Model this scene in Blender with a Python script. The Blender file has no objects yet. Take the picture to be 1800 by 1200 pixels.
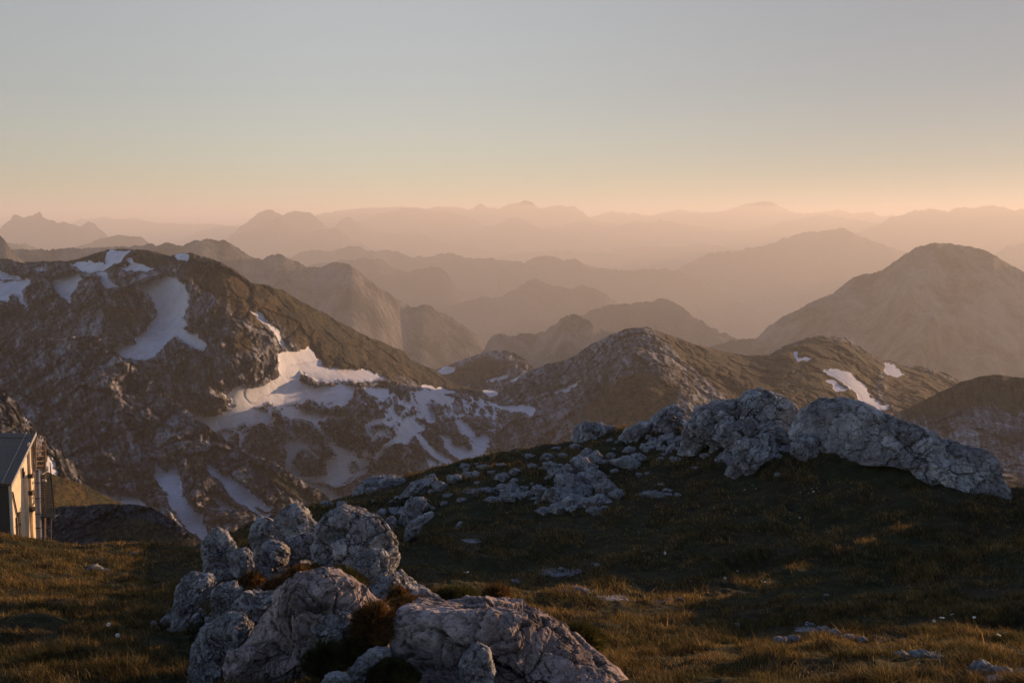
import bpy, bmesh, math, random
import numpy as np
from mathutils import Vector

S = bpy.context.scene
# ------------------------------------------------------------ camera, world, sun, exposure
F, PX0, PY0 = 2000.0, 900.0, 600.0            # focal length in photo pixels (1800 wide), picture centre
PITCH = math.atan(215.0 / 2000.0)             # eye level lies at row 385
cam = bpy.data.cameras.new('camera'); cam.lens = 40.0; cam.sensor_width = 36.0
cam.clip_start = 0.1; cam.clip_end = 120000.0
camo = bpy.data.objects.new('camera', cam); S.collection.objects.link(camo)
camo.location = (0, 0, 0); camo.rotation_euler = (math.radians(90) - PITCH, 0, 0)
S.camera = camo

SUN_AZ, SUN_EL = math.radians(50), math.radians(5.2)      # azimuth clockwise from +Y (straight ahead)
SUN_DIR = Vector((math.sin(SUN_AZ) * math.cos(SUN_EL), math.cos(SUN_AZ) * math.cos(SUN_EL), math.sin(SUN_EL)))
w = bpy.data.worlds.new('World'); S.world = w; w.use_nodes = True
nt = w.node_tree; nt.nodes.clear()
out = nt.nodes.new('ShaderNodeOutputWorld'); bg = nt.nodes.new('ShaderNodeBackground')
sky = nt.nodes.new('ShaderNodeTexSky'); sky.sky_type = 'NISHITA'; sky.sun_disc = False
sky.sun_elevation = SUN_EL; sky.sun_rotation = SUN_AZ
sky.altitude = 1500; sky.air_density = 1.0; sky.dust_density = 0.5; sky.ozone_density = 1.6
hs = nt.nodes.new('ShaderNodeHueSaturation'); hs.inputs['Saturation'].default_value = 0.62
geo = nt.nodes.new('ShaderNodeNewGeometry'); sep = nt.nodes.new('ShaderNodeSeparateXYZ'); neg = nt.nodes.new('ShaderNodeMath')
neg.operation = 'MULTIPLY'; neg.inputs[1].default_value = -1.0
nt.links.new(geo.outputs['Incoming'], sep.inputs[0]); nt.links.new(sep.outputs['Z'], neg.inputs[0])
tint = nt.nodes.new('ShaderNodeValToRGB'); te = tint.color_ramp.elements
for k in range(4): te.new(0.5)
for e_, (p_, c_) in zip(te, [(0.0, (0.66, 0.68, 0.70)), (0.045, (0.71, 0.70, 0.72)), (0.10, (0.86, 0.785, 0.775)), (0.19, (1.05, 0.905, 0.835)), (0.45, (0.76, 0.84, 1.03)), (1.0, (0.55, 0.76, 1.25))]):
    e_.position = p_; e_.color = (*c_, 1)
mul = nt.nodes.new('ShaderNodeMix'); mul.data_type = 'RGBA'; mul.blend_type = 'MULTIPLY'; mul.inputs[0].default_value = 1.0
nt.links.new(neg.outputs[0], tint.inputs[0]); nt.links.new(sky.outputs[0], hs.inputs['Color'])
dotn = nt.nodes.new('ShaderNodeVectorMath'); dotn.operation = 'DOT_PRODUCT'; dotn.inputs[1].default_value = tuple(-SUN_DIR)
nt.links.new(geo.outputs['Incoming'], dotn.inputs[0])
damp = nt.nodes.new('ShaderNodeValToRGB'); de = damp.color_ramp.elements; de[0].position = 0.45; damp.color_ramp.interpolation = 'EASE'; de[0].color = (1, 1, 1, 1); de[1].position = 1.0; de[1].color = (0.40, 0.42, 0.46, 1)
nt.links.new(dotn.outputs['Value'], damp.inputs[0])
mul2 = nt.nodes.new('ShaderNodeMix'); mul2.data_type = 'RGBA'; mul2.blend_type = 'MULTIPLY'; mul2.inputs[0].default_value = 1.0
nt.links.new(tint.outputs[0], mul2.inputs[6]); nt.links.new(damp.outputs[0], mul2.inputs[7])
nt.links.new(hs.outputs[0], mul.inputs[6]); nt.links.new(mul2.outputs[2], mul.inputs[7]); nt.links.new(mul.outputs[2], bg.inputs[0])
bg.inputs[1].default_value = 0.135
nt.links.new(bg.outputs[0], out.inputs[0])

sl = bpy.data.lights.new('sun', 'SUN'); sl.energy = 4.8; sl.angle = math.radians(0.5); sl.color = (1.0, 0.59, 0.31)
so = bpy.data.objects.new('sun', sl); S.collection.objects.link(so)
so.rotation_euler = SUN_DIR.to_track_quat('Z', 'Y').to_euler()
S.view_settings.view_transform = 'Standard'; S.view_settings.look = 'None'
S.view_settings.exposure = 0.65; S.view_settings.gamma = 1.0
S.cycles.use_denoising = True
S.cycles.max_bounces = 5; S.cycles.diffuse_bounces = 3; S.cycles.glossy_bounces = 1; S.cycles.volume_bounces = 2
S.cycles.transmission_bounces = 1; S.cycles.transparent_max_bounces = 4
S.cycles.sample_clamp_indirect = 4.0

HAZE_DENSITY = 0.000125
HAZE_TOP = 175.0
FLOOR = -700.0

# ------------------------------------------------------------ helpers: noise, pixels to rays, meshes
_r = np.random.RandomState(7)
_perm = np.concatenate([_r.permutation(256)] * 3)
_g = _r.normal(size=(256, 3)); _g /= np.linalg.norm(_g, axis=1)[:, None]

def noise3(x, y, z):
    x, y, z = np.broadcast_arrays(x, y, z)
    xi = np.floor(x).astype(np.int64); yi = np.floor(y).astype(np.int64); zi = np.floor(z).astype(np.int64)
    xf, yf, zf = x - xi, y - yi, z - zi
    u, v, t = [c * c * c * (c * (c * 6 - 15) + 10) for c in (xf, yf, zf)]
    xi &= 255; yi &= 255; zi &= 255
    res = 0
    for dx in (0, 1):
        wx = u if dx else 1 - u
        px = _perm[(xi + dx) & 255]
        for dy in (0, 1):
            wy = v if dy else 1 - v
            py = _perm[(px + yi + dy) & 255]
            for dz in (0, 1):
                g = _g[_perm[(py + zi + dz) & 255]]
                d = g[..., 0] * (xf - dx) + g[..., 1] * (yf - dy) + g[..., 2] * (zf - dz)
                res = res + wx * wy * (t if dz else 1 - t) * d
    return res * 1.6

def fbm(x, y, z, oct=5, gain=0.5, lac=2.03, ridged=False):
    a, s, tot = 1.0, 0.0, 0.0
    for o in range(oct):
        n = noise3(x + 17.3 * o, y - 9.1 * o, z + 5.7 * o)
        if ridged: n = 1 - 2 * np.abs(n)
        s = s + a * n; tot += a; a *= gain
        x, y, z = x * lac, y * lac, z * lac
    return s / tot

def blocks(x, y, z, jit=0.9, seed=0, slope=0.9):
    """broken-rock relief: every cell of a 3D cell pattern is a tilted facet; returns (height, distance to the cell's edge)"""
    xi, yi, zi = np.floor(x).astype(np.int64), np.floor(y).astype(np.int64), np.floor(z).astype(np.int64)
    d1 = np.full(x.shape, 9.0); d2 = np.full(x.shape, 9.0); h = np.zeros(x.shape)
    for dx in (-1, 0, 1):
        for dy in (-1, 0, 1):
            for dz in (-1, 0, 1):
                k = _perm[(_perm[(_perm[(xi + dx + seed) & 255] + yi + dy) & 255] + zi + dz) & 255]
                g, g2 = _g[k], _g[(k + 91) & 255]
                ox = xi + dx + 0.5 + 0.5 * jit * g2[..., 0] - x; oy = yi + dy + 0.5 + 0.5 * jit * g2[..., 1] - y; oz = zi + dz + 0.5 + 0.5 * jit * g2[..., 2] - z
                d = ox * ox + oy * oy + oz * oz
                hh = _g[(k + 17) & 255][..., 0] * 0.6 + slope * (g[..., 0] * ox + g[..., 1] * oy + g[..., 2] * oz)
                n = d < d1
                d2 = np.where(n, d1, np.minimum(d2, d)); h = np.where(n, hh, h); d1 = np.where(n, d, d1)
    return h, np.sqrt(d2) - np.sqrt(d1)

CP, SP = math.cos(PITCH), math.sin(PITCH)
def ray(px, py):
    """photo pixel -> (X/Y, Z/Y)"""
    cx = (np.asarray(px, float) - PX0) / F; cy = (PY0 - np.asarray(py, float)) / F
    yd = CP + cy * SP
    return cx / yd, (-SP + cy * CP) / yd

def make_mesh(name, V, Q, mat=None, parent=None, smooth=True, attrs=None):
    """Q: (n,3) or (n,4) int array, or a list of such arrays"""
    if not isinstance(Q, (list, tuple)): Q = [Q]
    elif isinstance(Q[0], tuple): Q = [np.array(Q)]
    Q = [np.asarray(q, dtype=np.int32) for q in Q if len(q)]
    me = bpy.data.meshes.new(name)
    V = np.asarray(V, dtype=np.float32)
    me.vertices.add(len(V)); me.vertices.foreach_set('co', V.ravel())
    loops = np.concatenate([q.ravel() for q in Q])
    sizes = np.concatenate([np.full(len(q), q.shape[1], dtype=np.int32) for q in Q])
    starts = np.concatenate([[0], np.cumsum(sizes)[:-1]]).astype(np.int32)
    me.loops.add(len(loops)); me.loops.foreach_set('vertex_index', loops)
    me.polygons.add(len(sizes)); me.polygons.foreach_set('loop_start', starts); me.polygons.foreach_set('loop_total', sizes)
    me.polygons.foreach_set('use_smooth', np.full(len(sizes), smooth, dtype=bool))
    for k, a in (attrs or {}).items():
        at = me.attributes.new(k, 'FLOAT', 'POINT'); at.data.foreach_set('value', np.asarray(a, dtype=np.float32).ravel())
    me.update(calc_edges=True)
    if mat: me.materials.append(mat)
    o = bpy.data.objects.new(name, me); S.collection.objects.link(o)
    if parent is not None: o.parent = parent
    return o

def grid_quads(nr, nc):
    i = np.arange(nr * nc).reshape(nr, nc)
    return np.stack([i[:-1, :-1], i[1:, :-1], i[1:, 1:], i[:-1, 1:]], -1).reshape(-1, 4)

def tag(o, label=None, cat=None, group=None, kind=None):
    if label: o['label'] = label
    if cat: o['category'] = cat
    if group: o['group'] = group
    if kind: o['kind'] = kind
    return o

def empty(name, loc=(0, 0, 0), rz=0.0):
    o = bpy.data.objects.new(name, None); S.collection.objects.link(o)
    o.location = loc; o.rotation_euler = (0, 0, rz); o.empty_display_size = 0.2
    return o

# ------------------------------------------------------------ materials
def nodes(name):
    m = bpy.data.materials.new(name); m.use_nodes = True
    n = m.node_tree; b = n.nodes['Principled BSDF']
    b.inputs['Roughness'].default_value = 0.9; b.inputs['Specular IOR Level'].default_value = 0.15
    return m, n, b

def N(n, kind, **kw):
    x = n.nodes.new('ShaderNode' + kind)
    for k, v in kw.items():
        if k in x.inputs.keys(): x.inputs[k].default_value = v
        else: setattr(x, k, v)
    return x

def ramp(n, fac, stops, interp='LINEAR'):
    r = n.nodes.new('ShaderNodeValToRGB'); r.color_ramp.interpolation = interp
    el = r.color_ramp.elements
    while len(el) < len(stops): el.new(0.5)
    for e, (p, c) in zip(el, stops):
        e.position = p; e.color = (*c, 1) if len(c) == 3 else c
    n.links.new(fac, r.inputs[0]); return r.outputs[0]

def noise(n, vec, scale, detail=6, rough=0.6, dist=0.0):
    x = N(n, 'TexNoise', Scale=scale, Detail=detail, Roughness=rough, Distortion=dist)
    n.links.new(vec, x.inputs['Vector']); return x.outputs['Fac']

def mix(n, fac, a, b, blend='MIX'):
    x = n.nodes.new('ShaderNodeMix'); x.data_type = 'RGBA'; x.blend_type = blend
    for sock, v in ((x.inputs[0], fac), (x.inputs[6], a), (x.inputs[7], b)):
        if isinstance(v, (int, float)): sock.default_value = v
        elif isinstance(v, tuple): sock.default_value = (*v, 1)
        else: n.links.new(v, sock)
    return x.outputs[2]

def math_(n, op, a, b=0.0, c=0.0):
    x = n.nodes.new('ShaderNodeMath'); x.operation = op
    for k, v in enumerate((a, b, c)):
        if isinstance(v, (int, float)): x.inputs[k].default_value = v
        else: n.links.new(v, x.inputs[k])
    return x.outputs[0]

def bump(n, b, h, strength, dist):
    x = N(n, 'Bump', Strength=strength, Distance=dist)
    n.links.new(h, x.inputs['Height']); n.links.new(x.outputs[0], b.inputs['Normal'])

def pos(n, scale=(1, 1, 1)):
    t = n.nodes.new('ShaderNodeTexCoord'); mp = n.nodes.new('ShaderNodeMapping')
    mp.inputs['Scale'].default_value = scale
    n.links.new(t.outputs['Object'], mp.inputs['Vector']); return mp.outputs[0]

def far_mat(name, dark, light, scale):
    m, n, b = nodes(name); p = pos(n, (1, 1, 0.45))
    f = noise(n, p, scale, 8, 0.65, 0.4)
    c = ramp(n, f, [(0.38, dark), (0.62, light)])
    f2 = noise(n, p, scale * 6, 4, 0.7)
    c = mix(n, math_(n, 'MULTIPLY', f2, 0.5), c, tuple(0.4 * v for v in dark))
    n.links.new(c, b.inputs['Base Color']); bump(n, b, f2, 1.0, 12.0)
    return m

M_FAR = far_mat('distant_slope', (0.022, 0.024, 0.020), (0.07, 0.066, 0.058), 0.004)
M_FARROCK = far_mat('distant_rock', (0.025, 0.028, 0.02), (0.26, 0.235, 0.21), 0.011)

def mountain_mat(k=1.0, dk=1.0, name='mountain_rock_and_turf'):
    """grey limestone with ledges, scree and dark turf; the attribute 'turf' says where grass covers it"""
    m, n, b = nodes(name); p = pos(n, (1, 1, 1)); ps = pos(n, (1, 0.6, 0.45))
    big = noise(n, p, 0.018 * k, 6, 0.6, 0.5)
    mid = noise(n, ps, 0.07 * k, 9, 0.72, 0.7)
    fine = noise(n, ps, 0.5 * k, 8, 0.75, 0.3)
    rock = ramp(n, mid, [(0.30, (0.05 * dk, 0.05 * dk, 0.053 * dk)), (0.43, (0.14 * dk, 0.14 * dk, 0.148 * dk)), (0.57, (0.25 * dk, 0.25 * dk, 0.265 * dk)), (0.70, (0.38 * dk, 0.38 * dk, 0.395 * dk))])
    crack = ramp(n, fine, [(0.36, (0.10, 0.10, 0.10)), (0.5, (0.8, 0.8, 0.8)), (0.66, (1.6, 1.6, 1.62))])
    rock = mix(n, 1.0, rock, crack, 'MULTIPLY')
    at = n.nodes.new('ShaderNodeAttribute'); at.attribute_name = 'turf'
    tmask = math_(n, 'ADD', math_(n, 'MULTIPLY_ADD', at.outputs['Fac'], 1.25, -0.22), math_(n, 'MULTIPLY', math_(n, 'SUBTRACT', mid, 0.5), 1.5))
    tmask = math_(n, 'ADD', tmask, math_(n, 'MULTIPLY', math_(n, 'SUBTRACT', fine, 0.5), 1.8))
    tmask = ramp(n, tmask, [(0.42, (0, 0, 0)), (0.58, (1, 1, 1))])
    turf = ramp(n, fine, [(0.35, (0.032, 0.026, 0.012)), (0.6, (0.095, 0.066, 0.026))])
    turf2 = ramp(n, fine, [(0.35, (0.022, 0.026, 0.012)), (0.6, (0.06, 0.056, 0.024))])
    turf = mix(n, ramp(n, big, [(0.42, (0, 0, 0)), (0.58, (1, 1, 1))]), turf, turf2)
    st = n.nodes.new('ShaderNodeAttribute'); st.attribute_name = 'strata'
    rock = mix(n, 1.0, rock, ramp(n, st.outputs['Fac'], [(0.28, (0.24, 0.235, 0.24)), (0.47, (0.78, 0.78, 0.79)), (0.62, (1.3, 1.31, 1.35)), (0.80, (2.0, 2.02, 2.08))]), 'MULTIPLY')
    turf = mix(n, 1.0, turf, ramp(n, st.outputs['Fac'], [(0.30, (0.40, 0.42, 0.42)), (0.5, (0.95, 0.95, 0.95)), (0.7, (1.5, 1.4, 1.3))]), 'MULTIPLY')
    c = mix(n, tmask, rock, turf)
    n.links.new(c, b.inputs['Base Color'])
    h = math_(n, 'ADD', math_(n, 'MULTIPLY', mid, 2.2), math_(n, 'MULTIPLY', fine, 0.7))
    bump(n, b, h, 1.0, 3.5 / k)
    return m
M_MOUNT = mountain_mat()
M_HUMP = mountain_mat(7.0, 0.32, 'dark_scree_and_turf')
M_SLOPE = mountain_mat(5.0, 0.8, 'dry_grass_slope')

def snow_mat():
    m, n, b = nodes('old_snow'); p = pos(n, (1, 1, 0.4))
    f = noise(n, p, 0.12, 7, 0.65, 0.6); f2 = noise(n, p, 1.2, 5, 0.7)
    c = ramp(n, f, [(0.3, (0.56, 0.58, 0.63)), (0.55, (0.74, 0.76, 0.81)), (0.8, (0.84, 0.85, 0.88))])
    c = mix(n, 0.5, c, ramp(n, f2, [(0.3, (0.5, 0.48, 0.48)), (0.6, (0.85, 0.85, 0.86))]), 'MULTIPLY')
    n.links.new(c, b.inputs['Base Color']); bump(n, b, f2, 0.5, 0.5)
    b.inputs['Roughness'].default_value = 0.7
    return m
M_SNOW = snow_mat()
def smooth1(v, k):
    w_ = np.hanning(2 * k + 3); w_ /= w_.sum(); return np.convolve(np.pad(v, k + 1, 'edge'), w_, 'valid')

# ------------------------------------------------------------ far ranges: each its own ridge with a front and a back slope
def ridge(name, pts, Y, m=0.6, jag=1.0, spur=0.25, mat=None, step=3.0, seed=0, trees=0.0):
    pts = [(pts[0][0] - 260, pts[0][1] + 190), (pts[0][0] - 120, pts[0][1] + 60)] + list(pts) + [(pts[-1][0] + 120, pts[-1][1] + 60), (pts[-1][0] + 260, pts[-1][1] + 190)]
    pts = np.array(pts, float)
    Y = [float(np.interp(v, [0, 3000, 3500, 5200, 8000, 12000, 17000], [0, 3000, 4800, 7600, 10800, 14000, 18500])) for v in (Y if isinstance(Y, (list, tuple)) else [Y, Y])]
    Yv = np.interp(np.arange(2), [0, 1], Y if isinstance(Y, (list, tuple)) else [Y, Y])
    px = np.arange(pts[0, 0], pts[-1, 0] + step, step)
    py = np.interp(px, pts[:, 0], pts[:, 1])
    k = np.array([.25, .5, .25]); 
    if len(py) > 6: py[1:-1] = np.convolve(py, k, 'valid')
    e_s = ray(px, smooth1(py, 8))[1]
    py = py + jag * 7.0 * fbm(px / 14.0, seed * 3.1, 0.5, 6, 0.72)
    if trees: py = py - trees * np.abs(noise3(px / 3.3, seed * 7.7, 1.5)) * 2.5
    a, e = ray(px, py)
    Yc = np.interp(px, [pts[0, 0], pts[-1, 0]], Yv) * (1 + 0.05 * fbm(px / 150.0, seed, 3.3, 3))
    Zc = e * Yc
    t = np.concatenate([np.linspace(0, 1, 46)[:, None] ** 1.4])
    Z = Zc[None] + (FLOOR - Zc[None]) * t
    Zs = e_s * Yc; drop = np.maximum(Zs[None] - Z, 0)
    X0 = a * Yc
    L = 0.16 * np.mean(Yc)
    r1 = fbm(X0[None] / L + 0.6 * drop / L, drop / (L * 0.6), seed + 1.7, 6, 0.5, ridged=True)
    sl = 1.0 / m
    Yf = Yc[None] - drop * sl * (1 + 0.3 * noise3(X0[None] / (2.2 * L), seed, 0.3)) - r1 * spur * np.minimum(drop, 0.5 * L) 
    back = np.array([0.12, 0.4, 1.0])[::-1, None]
    Zb = Zc[None] + (FLOOR - Zc[None]) * back; Yb = Yc[None] + (Zc[None] - Zb) * 1.3
    Yall = np.concatenate([Yb, Yf]); Zall = np.concatenate([Zb, Z])
    Xall = a[None] * Yall
    # close the ends: last columns dive to the floor
    Zall[:, 0] = FLOOR; Zall[:, -1] = FLOOR
    nr, nc = Yall.shape
    o = make_mesh(name, np.stack([Xall, Yall, Zall], -1).reshape(-1, 3), grid_quads(nr, nc), mat or M_FAR)
    return tag(o, kind='structure')

ridge('distant_mountain', [(-400,395),(-200,388),(0,398),(60,396),(130,392),(143,384),(155,386),(170,382),(180,380),(200,384),(230,382),(260,388),(300,392),(350,394),(400,397),(430,395),(500,398),(560,402)], 17000, seed=1)
ridge('distant_mountain', [(540,380),(560,378),(600,370),(640,366),(690,365),(700,362),(725,363),(745,368),(760,365),(790,364),(830,368),(840,359),(850,359),(858,366),(880,367),(888,360),(905,358),(915,355),(925,353),(935,357),(945,366),(965,363),(990,362),(1010,362),(1030,378),(1045,386),(1080,392),(1120,400)], 14500, seed=2)
ridge('distant_mountain', [(1020,388),(1045,379),(1075,373),(1110,374),(1140,380),(1160,373),(1200,369),(1240,375),(1270,372),(1295,365),(1310,358),(1325,358),(1345,354),(1365,360),(1385,370),(1410,377),(1450,372),(1470,368),(1490,372),(1510,375),(1530,372),(1545,378),(1600,384),(1700,380),(1900,376),(2150,388)], 16500, seed=3)
ridge('distant_mountain', [(1180,420),(1230,412),(1290,408),(1350,400),(1370,392),(1390,388),(1430,380),(1450,377),(1470,382),(1510,388),(1540,392),(1600,405),(1700,415)], 13000, seed=4)
ridge('distant_mountain', [(1440,425),(1500,412),(1530,402),(1560,385),(1590,375),(1620,368),(1650,368),(1665,371),(1690,364),(1710,365),(1740,363),(1760,364),(1785,370),(1800,366),(1900,360),(2050,380),(2200,400)], 10500, seed=5)
ridge('distant_mountain', [(600,400),(640,387),(665,375),(690,372),(710,366),(735,365),(770,372),(800,373),(830,385),(850,395),(900,410),(960,430)], 12000, seed=6)
ridge('distant_mountain', [(350,405),(375,400),(395,399),(410,396),(420,400),(440,404),(500,415)], 13500, seed=7)
ridge('distant_mountain', [(900,412),(930,405),(960,401),(990,398),(1005,390),(1030,389),(1050,395),(1080,401),(1100,392),(1120,389),(1140,392),(1160,387),(1180,390),(1200,395),(1250,402),(1320,408),(1400,415),(1500,430)], 12500, seed=8)
ridge('distant_mountain', [(790,425),(820,412),(850,400),(870,395),(885,388),(900,383),(915,385),(935,395),(950,400),(980,410),(1020,422),(1060,440)], 11000, seed=9)
ridge('distant_mountain', [(-300,440),(-150,405),(-60,415),(0,403),(12,390),(25,378),(45,381),(55,380),(62,378),(70,373),(78,382),(92,388),(105,392),(112,389),(120,393),(140,397),(148,392),(157,388),(163,393),(175,402),(188,415),(210,440),(240,470)], 6800, jag=1.3, seed=10, m=0.9)
ridge('distant_mountain', [(560,430),(575,410),(590,395),(600,388),(610,381),(620,386),(640,400),(660,408),(700,410),(715,415),(740,413),(780,425),(850,440),(950,450)], 9500, seed=11, m=0.8)
ridge('distant_mountain', [(380,440),(400,418),(420,400),(440,385),(455,373),(462,370),(470,370),(485,372),(497,378),(510,372),(525,374),(540,372),(550,376),(560,385),(575,400),(590,410),(640,430),(700,450)], 8200, seed=12, m=0.9)
ridge('distant_mountain', [(360,450),(405,418),(430,408),(450,400),(470,390),(487,383),(500,390),(520,398),(540,412),(560,405),(575,402),(590,401),(600,408),(625,425),(680,450)], 7400, seed=13, m=0.9)
ridge('distant_mountain', [(980,450),(1040,445),(1080,440),(1120,436),(1160,432),(1200,433),(1215,428),(1230,425),(1260,432),(1300,440),(1360,455)], 9500, seed=14)
ridge('distant_mountain', [(740,480),(850,455),(900,448),(950,440),(1000,442),(1060,444),(1120,452),(1200,460),(1260,470)], 8600, seed=15)
ridge('distant_mountain', [(1660,500),(1700,478),(1740,450),(1770,435),(1800,425),(1900,400),(2050,430),(2200,470)], 6800, seed=16)
ridge('distant_mountain', [(60,470),(95,445),(150,430),(185,418),(205,412),(225,414),(250,417),(262,428),(290,450),(330,470)], 4300, seed=17, m=0.9)
ridge('distant_mountain', [(-300,420),(-100,425),(0,424),(15,426),(50,430),(80,440),(105,458),(140,480)], 3700, seed=18, m=0.9, mat=M_FARROCK)
ridge('distant_mountain', [(1080,540),(1140,510),(1170,490),(1200,466),(1240,448),(1265,441),(1290,443),(1310,438),(1350,430),(1380,418),(1400,411),(1420,408),(1450,404),(1480,402),(1490,404),(1505,412),(1530,422),(1560,432),(1650,460),(1800,500)], 5900, seed=19)
ridge('distant_mountain', [(440,470),(510,452),(530,442),(560,440),(575,442),(600,437),(615,433),(630,432),(645,440),(660,442),(680,438),(700,443),(720,452),(760,452),(775,446),(800,445),(812,452),(860,455),(900,458),(922,464),(935,455),(950,450),(975,450),(990,457),(1003,455),(1012,454),(1030,464),(1055,472),(1080,473),(1100,476),(1120,473),(1170,473),(1200,480),(1250,500),(1300,530),(1360,570),(1420,600)], 4900, seed=20, trees=0.5)
ridge('distant_mountain', [(520,480),(560,462),(600,458),(625,455),(650,454),(670,456),(700,475),(715,480),(740,472),(760,469),(772,470),(785,480),(800,500),(815,520),(830,540),(870,580)], 4000, seed=21)
ridge('distant_mountain', [(700,580),(760,545),(830,527),(850,523),(880,520),(900,510),(918,500),(928,492),(940,490),(955,496),(970,502),(1000,508),(1015,503),(1030,502),(1050,508),(1070,522),(1085,533),(1120,560),(1180,600)], 3700, seed=22, trees=0.4)
ridge('distant_mountain', [(960,610),(1000,570),(1020,555),(1040,545),(1065,540),(1075,536),(1090,537),(1110,533),(1140,530),(1170,525),(1180,527),(1200,540),(1215,555),(1235,565),(1250,575),(1280,590),(1300,598),(1380,640)], 3150, seed=23, trees=1.0)
ridge('distant_mountain', [(-200,445),(0,440),(150,436),(250,432),(262,428),(275,430),(290,427),(300,428),(318,432),(330,426),(345,422),(362,420),(375,422),(392,421),(408,430),(430,443),(445,453),(460,455),(478,447),(492,445),(505,453),(520,459),(540,470),(560,470),(580,463),(600,462),(610,464),(635,480),(660,500),(690,520),(715,535),(730,540),(745,535),(760,540),(790,555),(820,575),(850,600),(870,612),(900,640),(960,690)], (2300, 2900), m=0.75, spur=0.32, seed=24, mat=M_FARROCK, step=2)
ridge('distant_mountain', [(800,660),(845,620),(865,590),(875,586),(890,588),(905,590),(925,586),(940,588),(960,580),(975,570),(985,560),(995,555),(1003,551),(1015,553),(1030,562),(1040,572),(1060,580),(1080,583),(1120,600),(1200,640)], 2300, m=1.3, spur=0.6, seed=25, mat=M_FARROCK, step=2, jag=1.2)
ridge('distant_mountain', [(1180,640),(1255,607),(1285,598),(1310,595),(1340,596),(1420,590),(1600,640),(1800,700)], 2600, seed=26, trees=0.5, step=2)
ridge('distant_mountain', [(1270,640),(1315,606),(1335,590),(1350,575),(1370,560),(1400,545),(1440,525),(1465,515),(1480,503),(1500,487),(1540,478),(1560,468),(1590,447),(1610,435),(1640,427),(1670,428),(1700,432),(1730,440),(1760,455),(1800,478),(1900,520),(2050,580),(2200,640)], (2600, 2600), m=0.8, spur=0.6, seed=27, mat=M_FARROCK, step=2, jag=0.7)
ridge('distant_mountain', [(-400,360),(-150,380),(-60,395),(0,413),(10,423),(25,445),(60,480),(110,520)], 1900, m=1.2, spur=0.5, seed=28, mat=M_FARROCK, step=2)

# ------------------------------------------------------------ near mountains: crest and foot lines with a depth for each, real slopes between
def sdf(poly, X, Y):
    """signed distance (positive inside) from arrays X,Y to a polygon, in pixels"""
    P = np.array(poly, float); Q = np.roll(P, -1, 0)
    d = np.full(X.shape, 1e9); ins = np.zeros(X.shape, bool)
    for (x0, y0), (x1, y1) in zip(P, Q):
        ex, ey = x1 - x0, y1 - y0; L = ex * ex + ey * ey + 1e-9
        t = np.clip(((X - x0) * ex + (Y - y0) * ey) / L, 0, 1)
        d = np.minimum(d, np.hypot(X - x0 - t * ex, Y - y0 - t * ey))
        if y0 != y1:
            c = ((y0 > Y) != (y1 > Y)) & (X < (x1 - x0) * (Y - y0) / (y1 - y0) + x0)
            ins ^= c
    return np.where(ins, d, -d)

def field(polys, X, Y, lo=-60.0):
    f = np.full(X.shape, lo)
    for p in polys:
        P = np.array(p, float); x0, y0 = P.min(0) - 25; x1, y1 = P.max(0) + 25
        k = (X > x0) & (X < x1) & (Y > y0) & (Y < y1)
        if k.any(): f[k] = np.maximum(f[k], sdf(p, X[k], Y[k]))
    return f

def clip_mesh(V, Q, f):
    """the part of a quad mesh where f > 0, cut cleanly along f = 0 (marching triangles)"""
    T = np.concatenate([Q[:, [0, 1, 2]], Q[:, [0, 2, 3]]])
    c = (f[T] > 0).sum(1)
    full = T[c == 3]; part = T[(c == 1) | (c == 2)]
    V = list(map(tuple, V)) if False else V
    newV, newF, cache, tris = [], list(f), {}, []
    base = len(V)
    def cut(i, j):
        k = (i, j) if i < j else (j, i)
        if k not in cache:
            t = f[i] / (f[i] - f[j]); cache[k] = base + len(newV)
            newV.append(V[i] + (V[j] - V[i]) * t); newF.append(0.0)
        return cache[k]
    for t in part:
        for r in range(3):
            a, b, c_ = int(t[r]), int(t[(r + 1) % 3]), int(t[(r + 2) % 3])
            if f[a] > 0 and f[b] <= 0 and f[c_] <= 0:
                tris.append((a, cut(a, b), cut(c_, a))); break
            if f[a] <= 0 and f[b] > 0 and f[c_] > 0:
                p, q = cut(a, b), cut(c_, a); tris.append((p, b, c_)); tris.append((p, c_, q)); break
    V2 = np.concatenate([V, np.array(newV).reshape(-1, 3)]); T2 = np.concatenate([full, np.array(tris, dtype=int).reshape(-1, 3)])
    used = np.unique(T2); m = np.full(len(V2), -1); m[used] = np.arange(len(used))
    return V2[used], m[T2], np.array(newF)[used]

def interp_pts(p, x):
    p = np.array(p, float); return np.interp(x, p[:, 0], p[:, 1])

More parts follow.
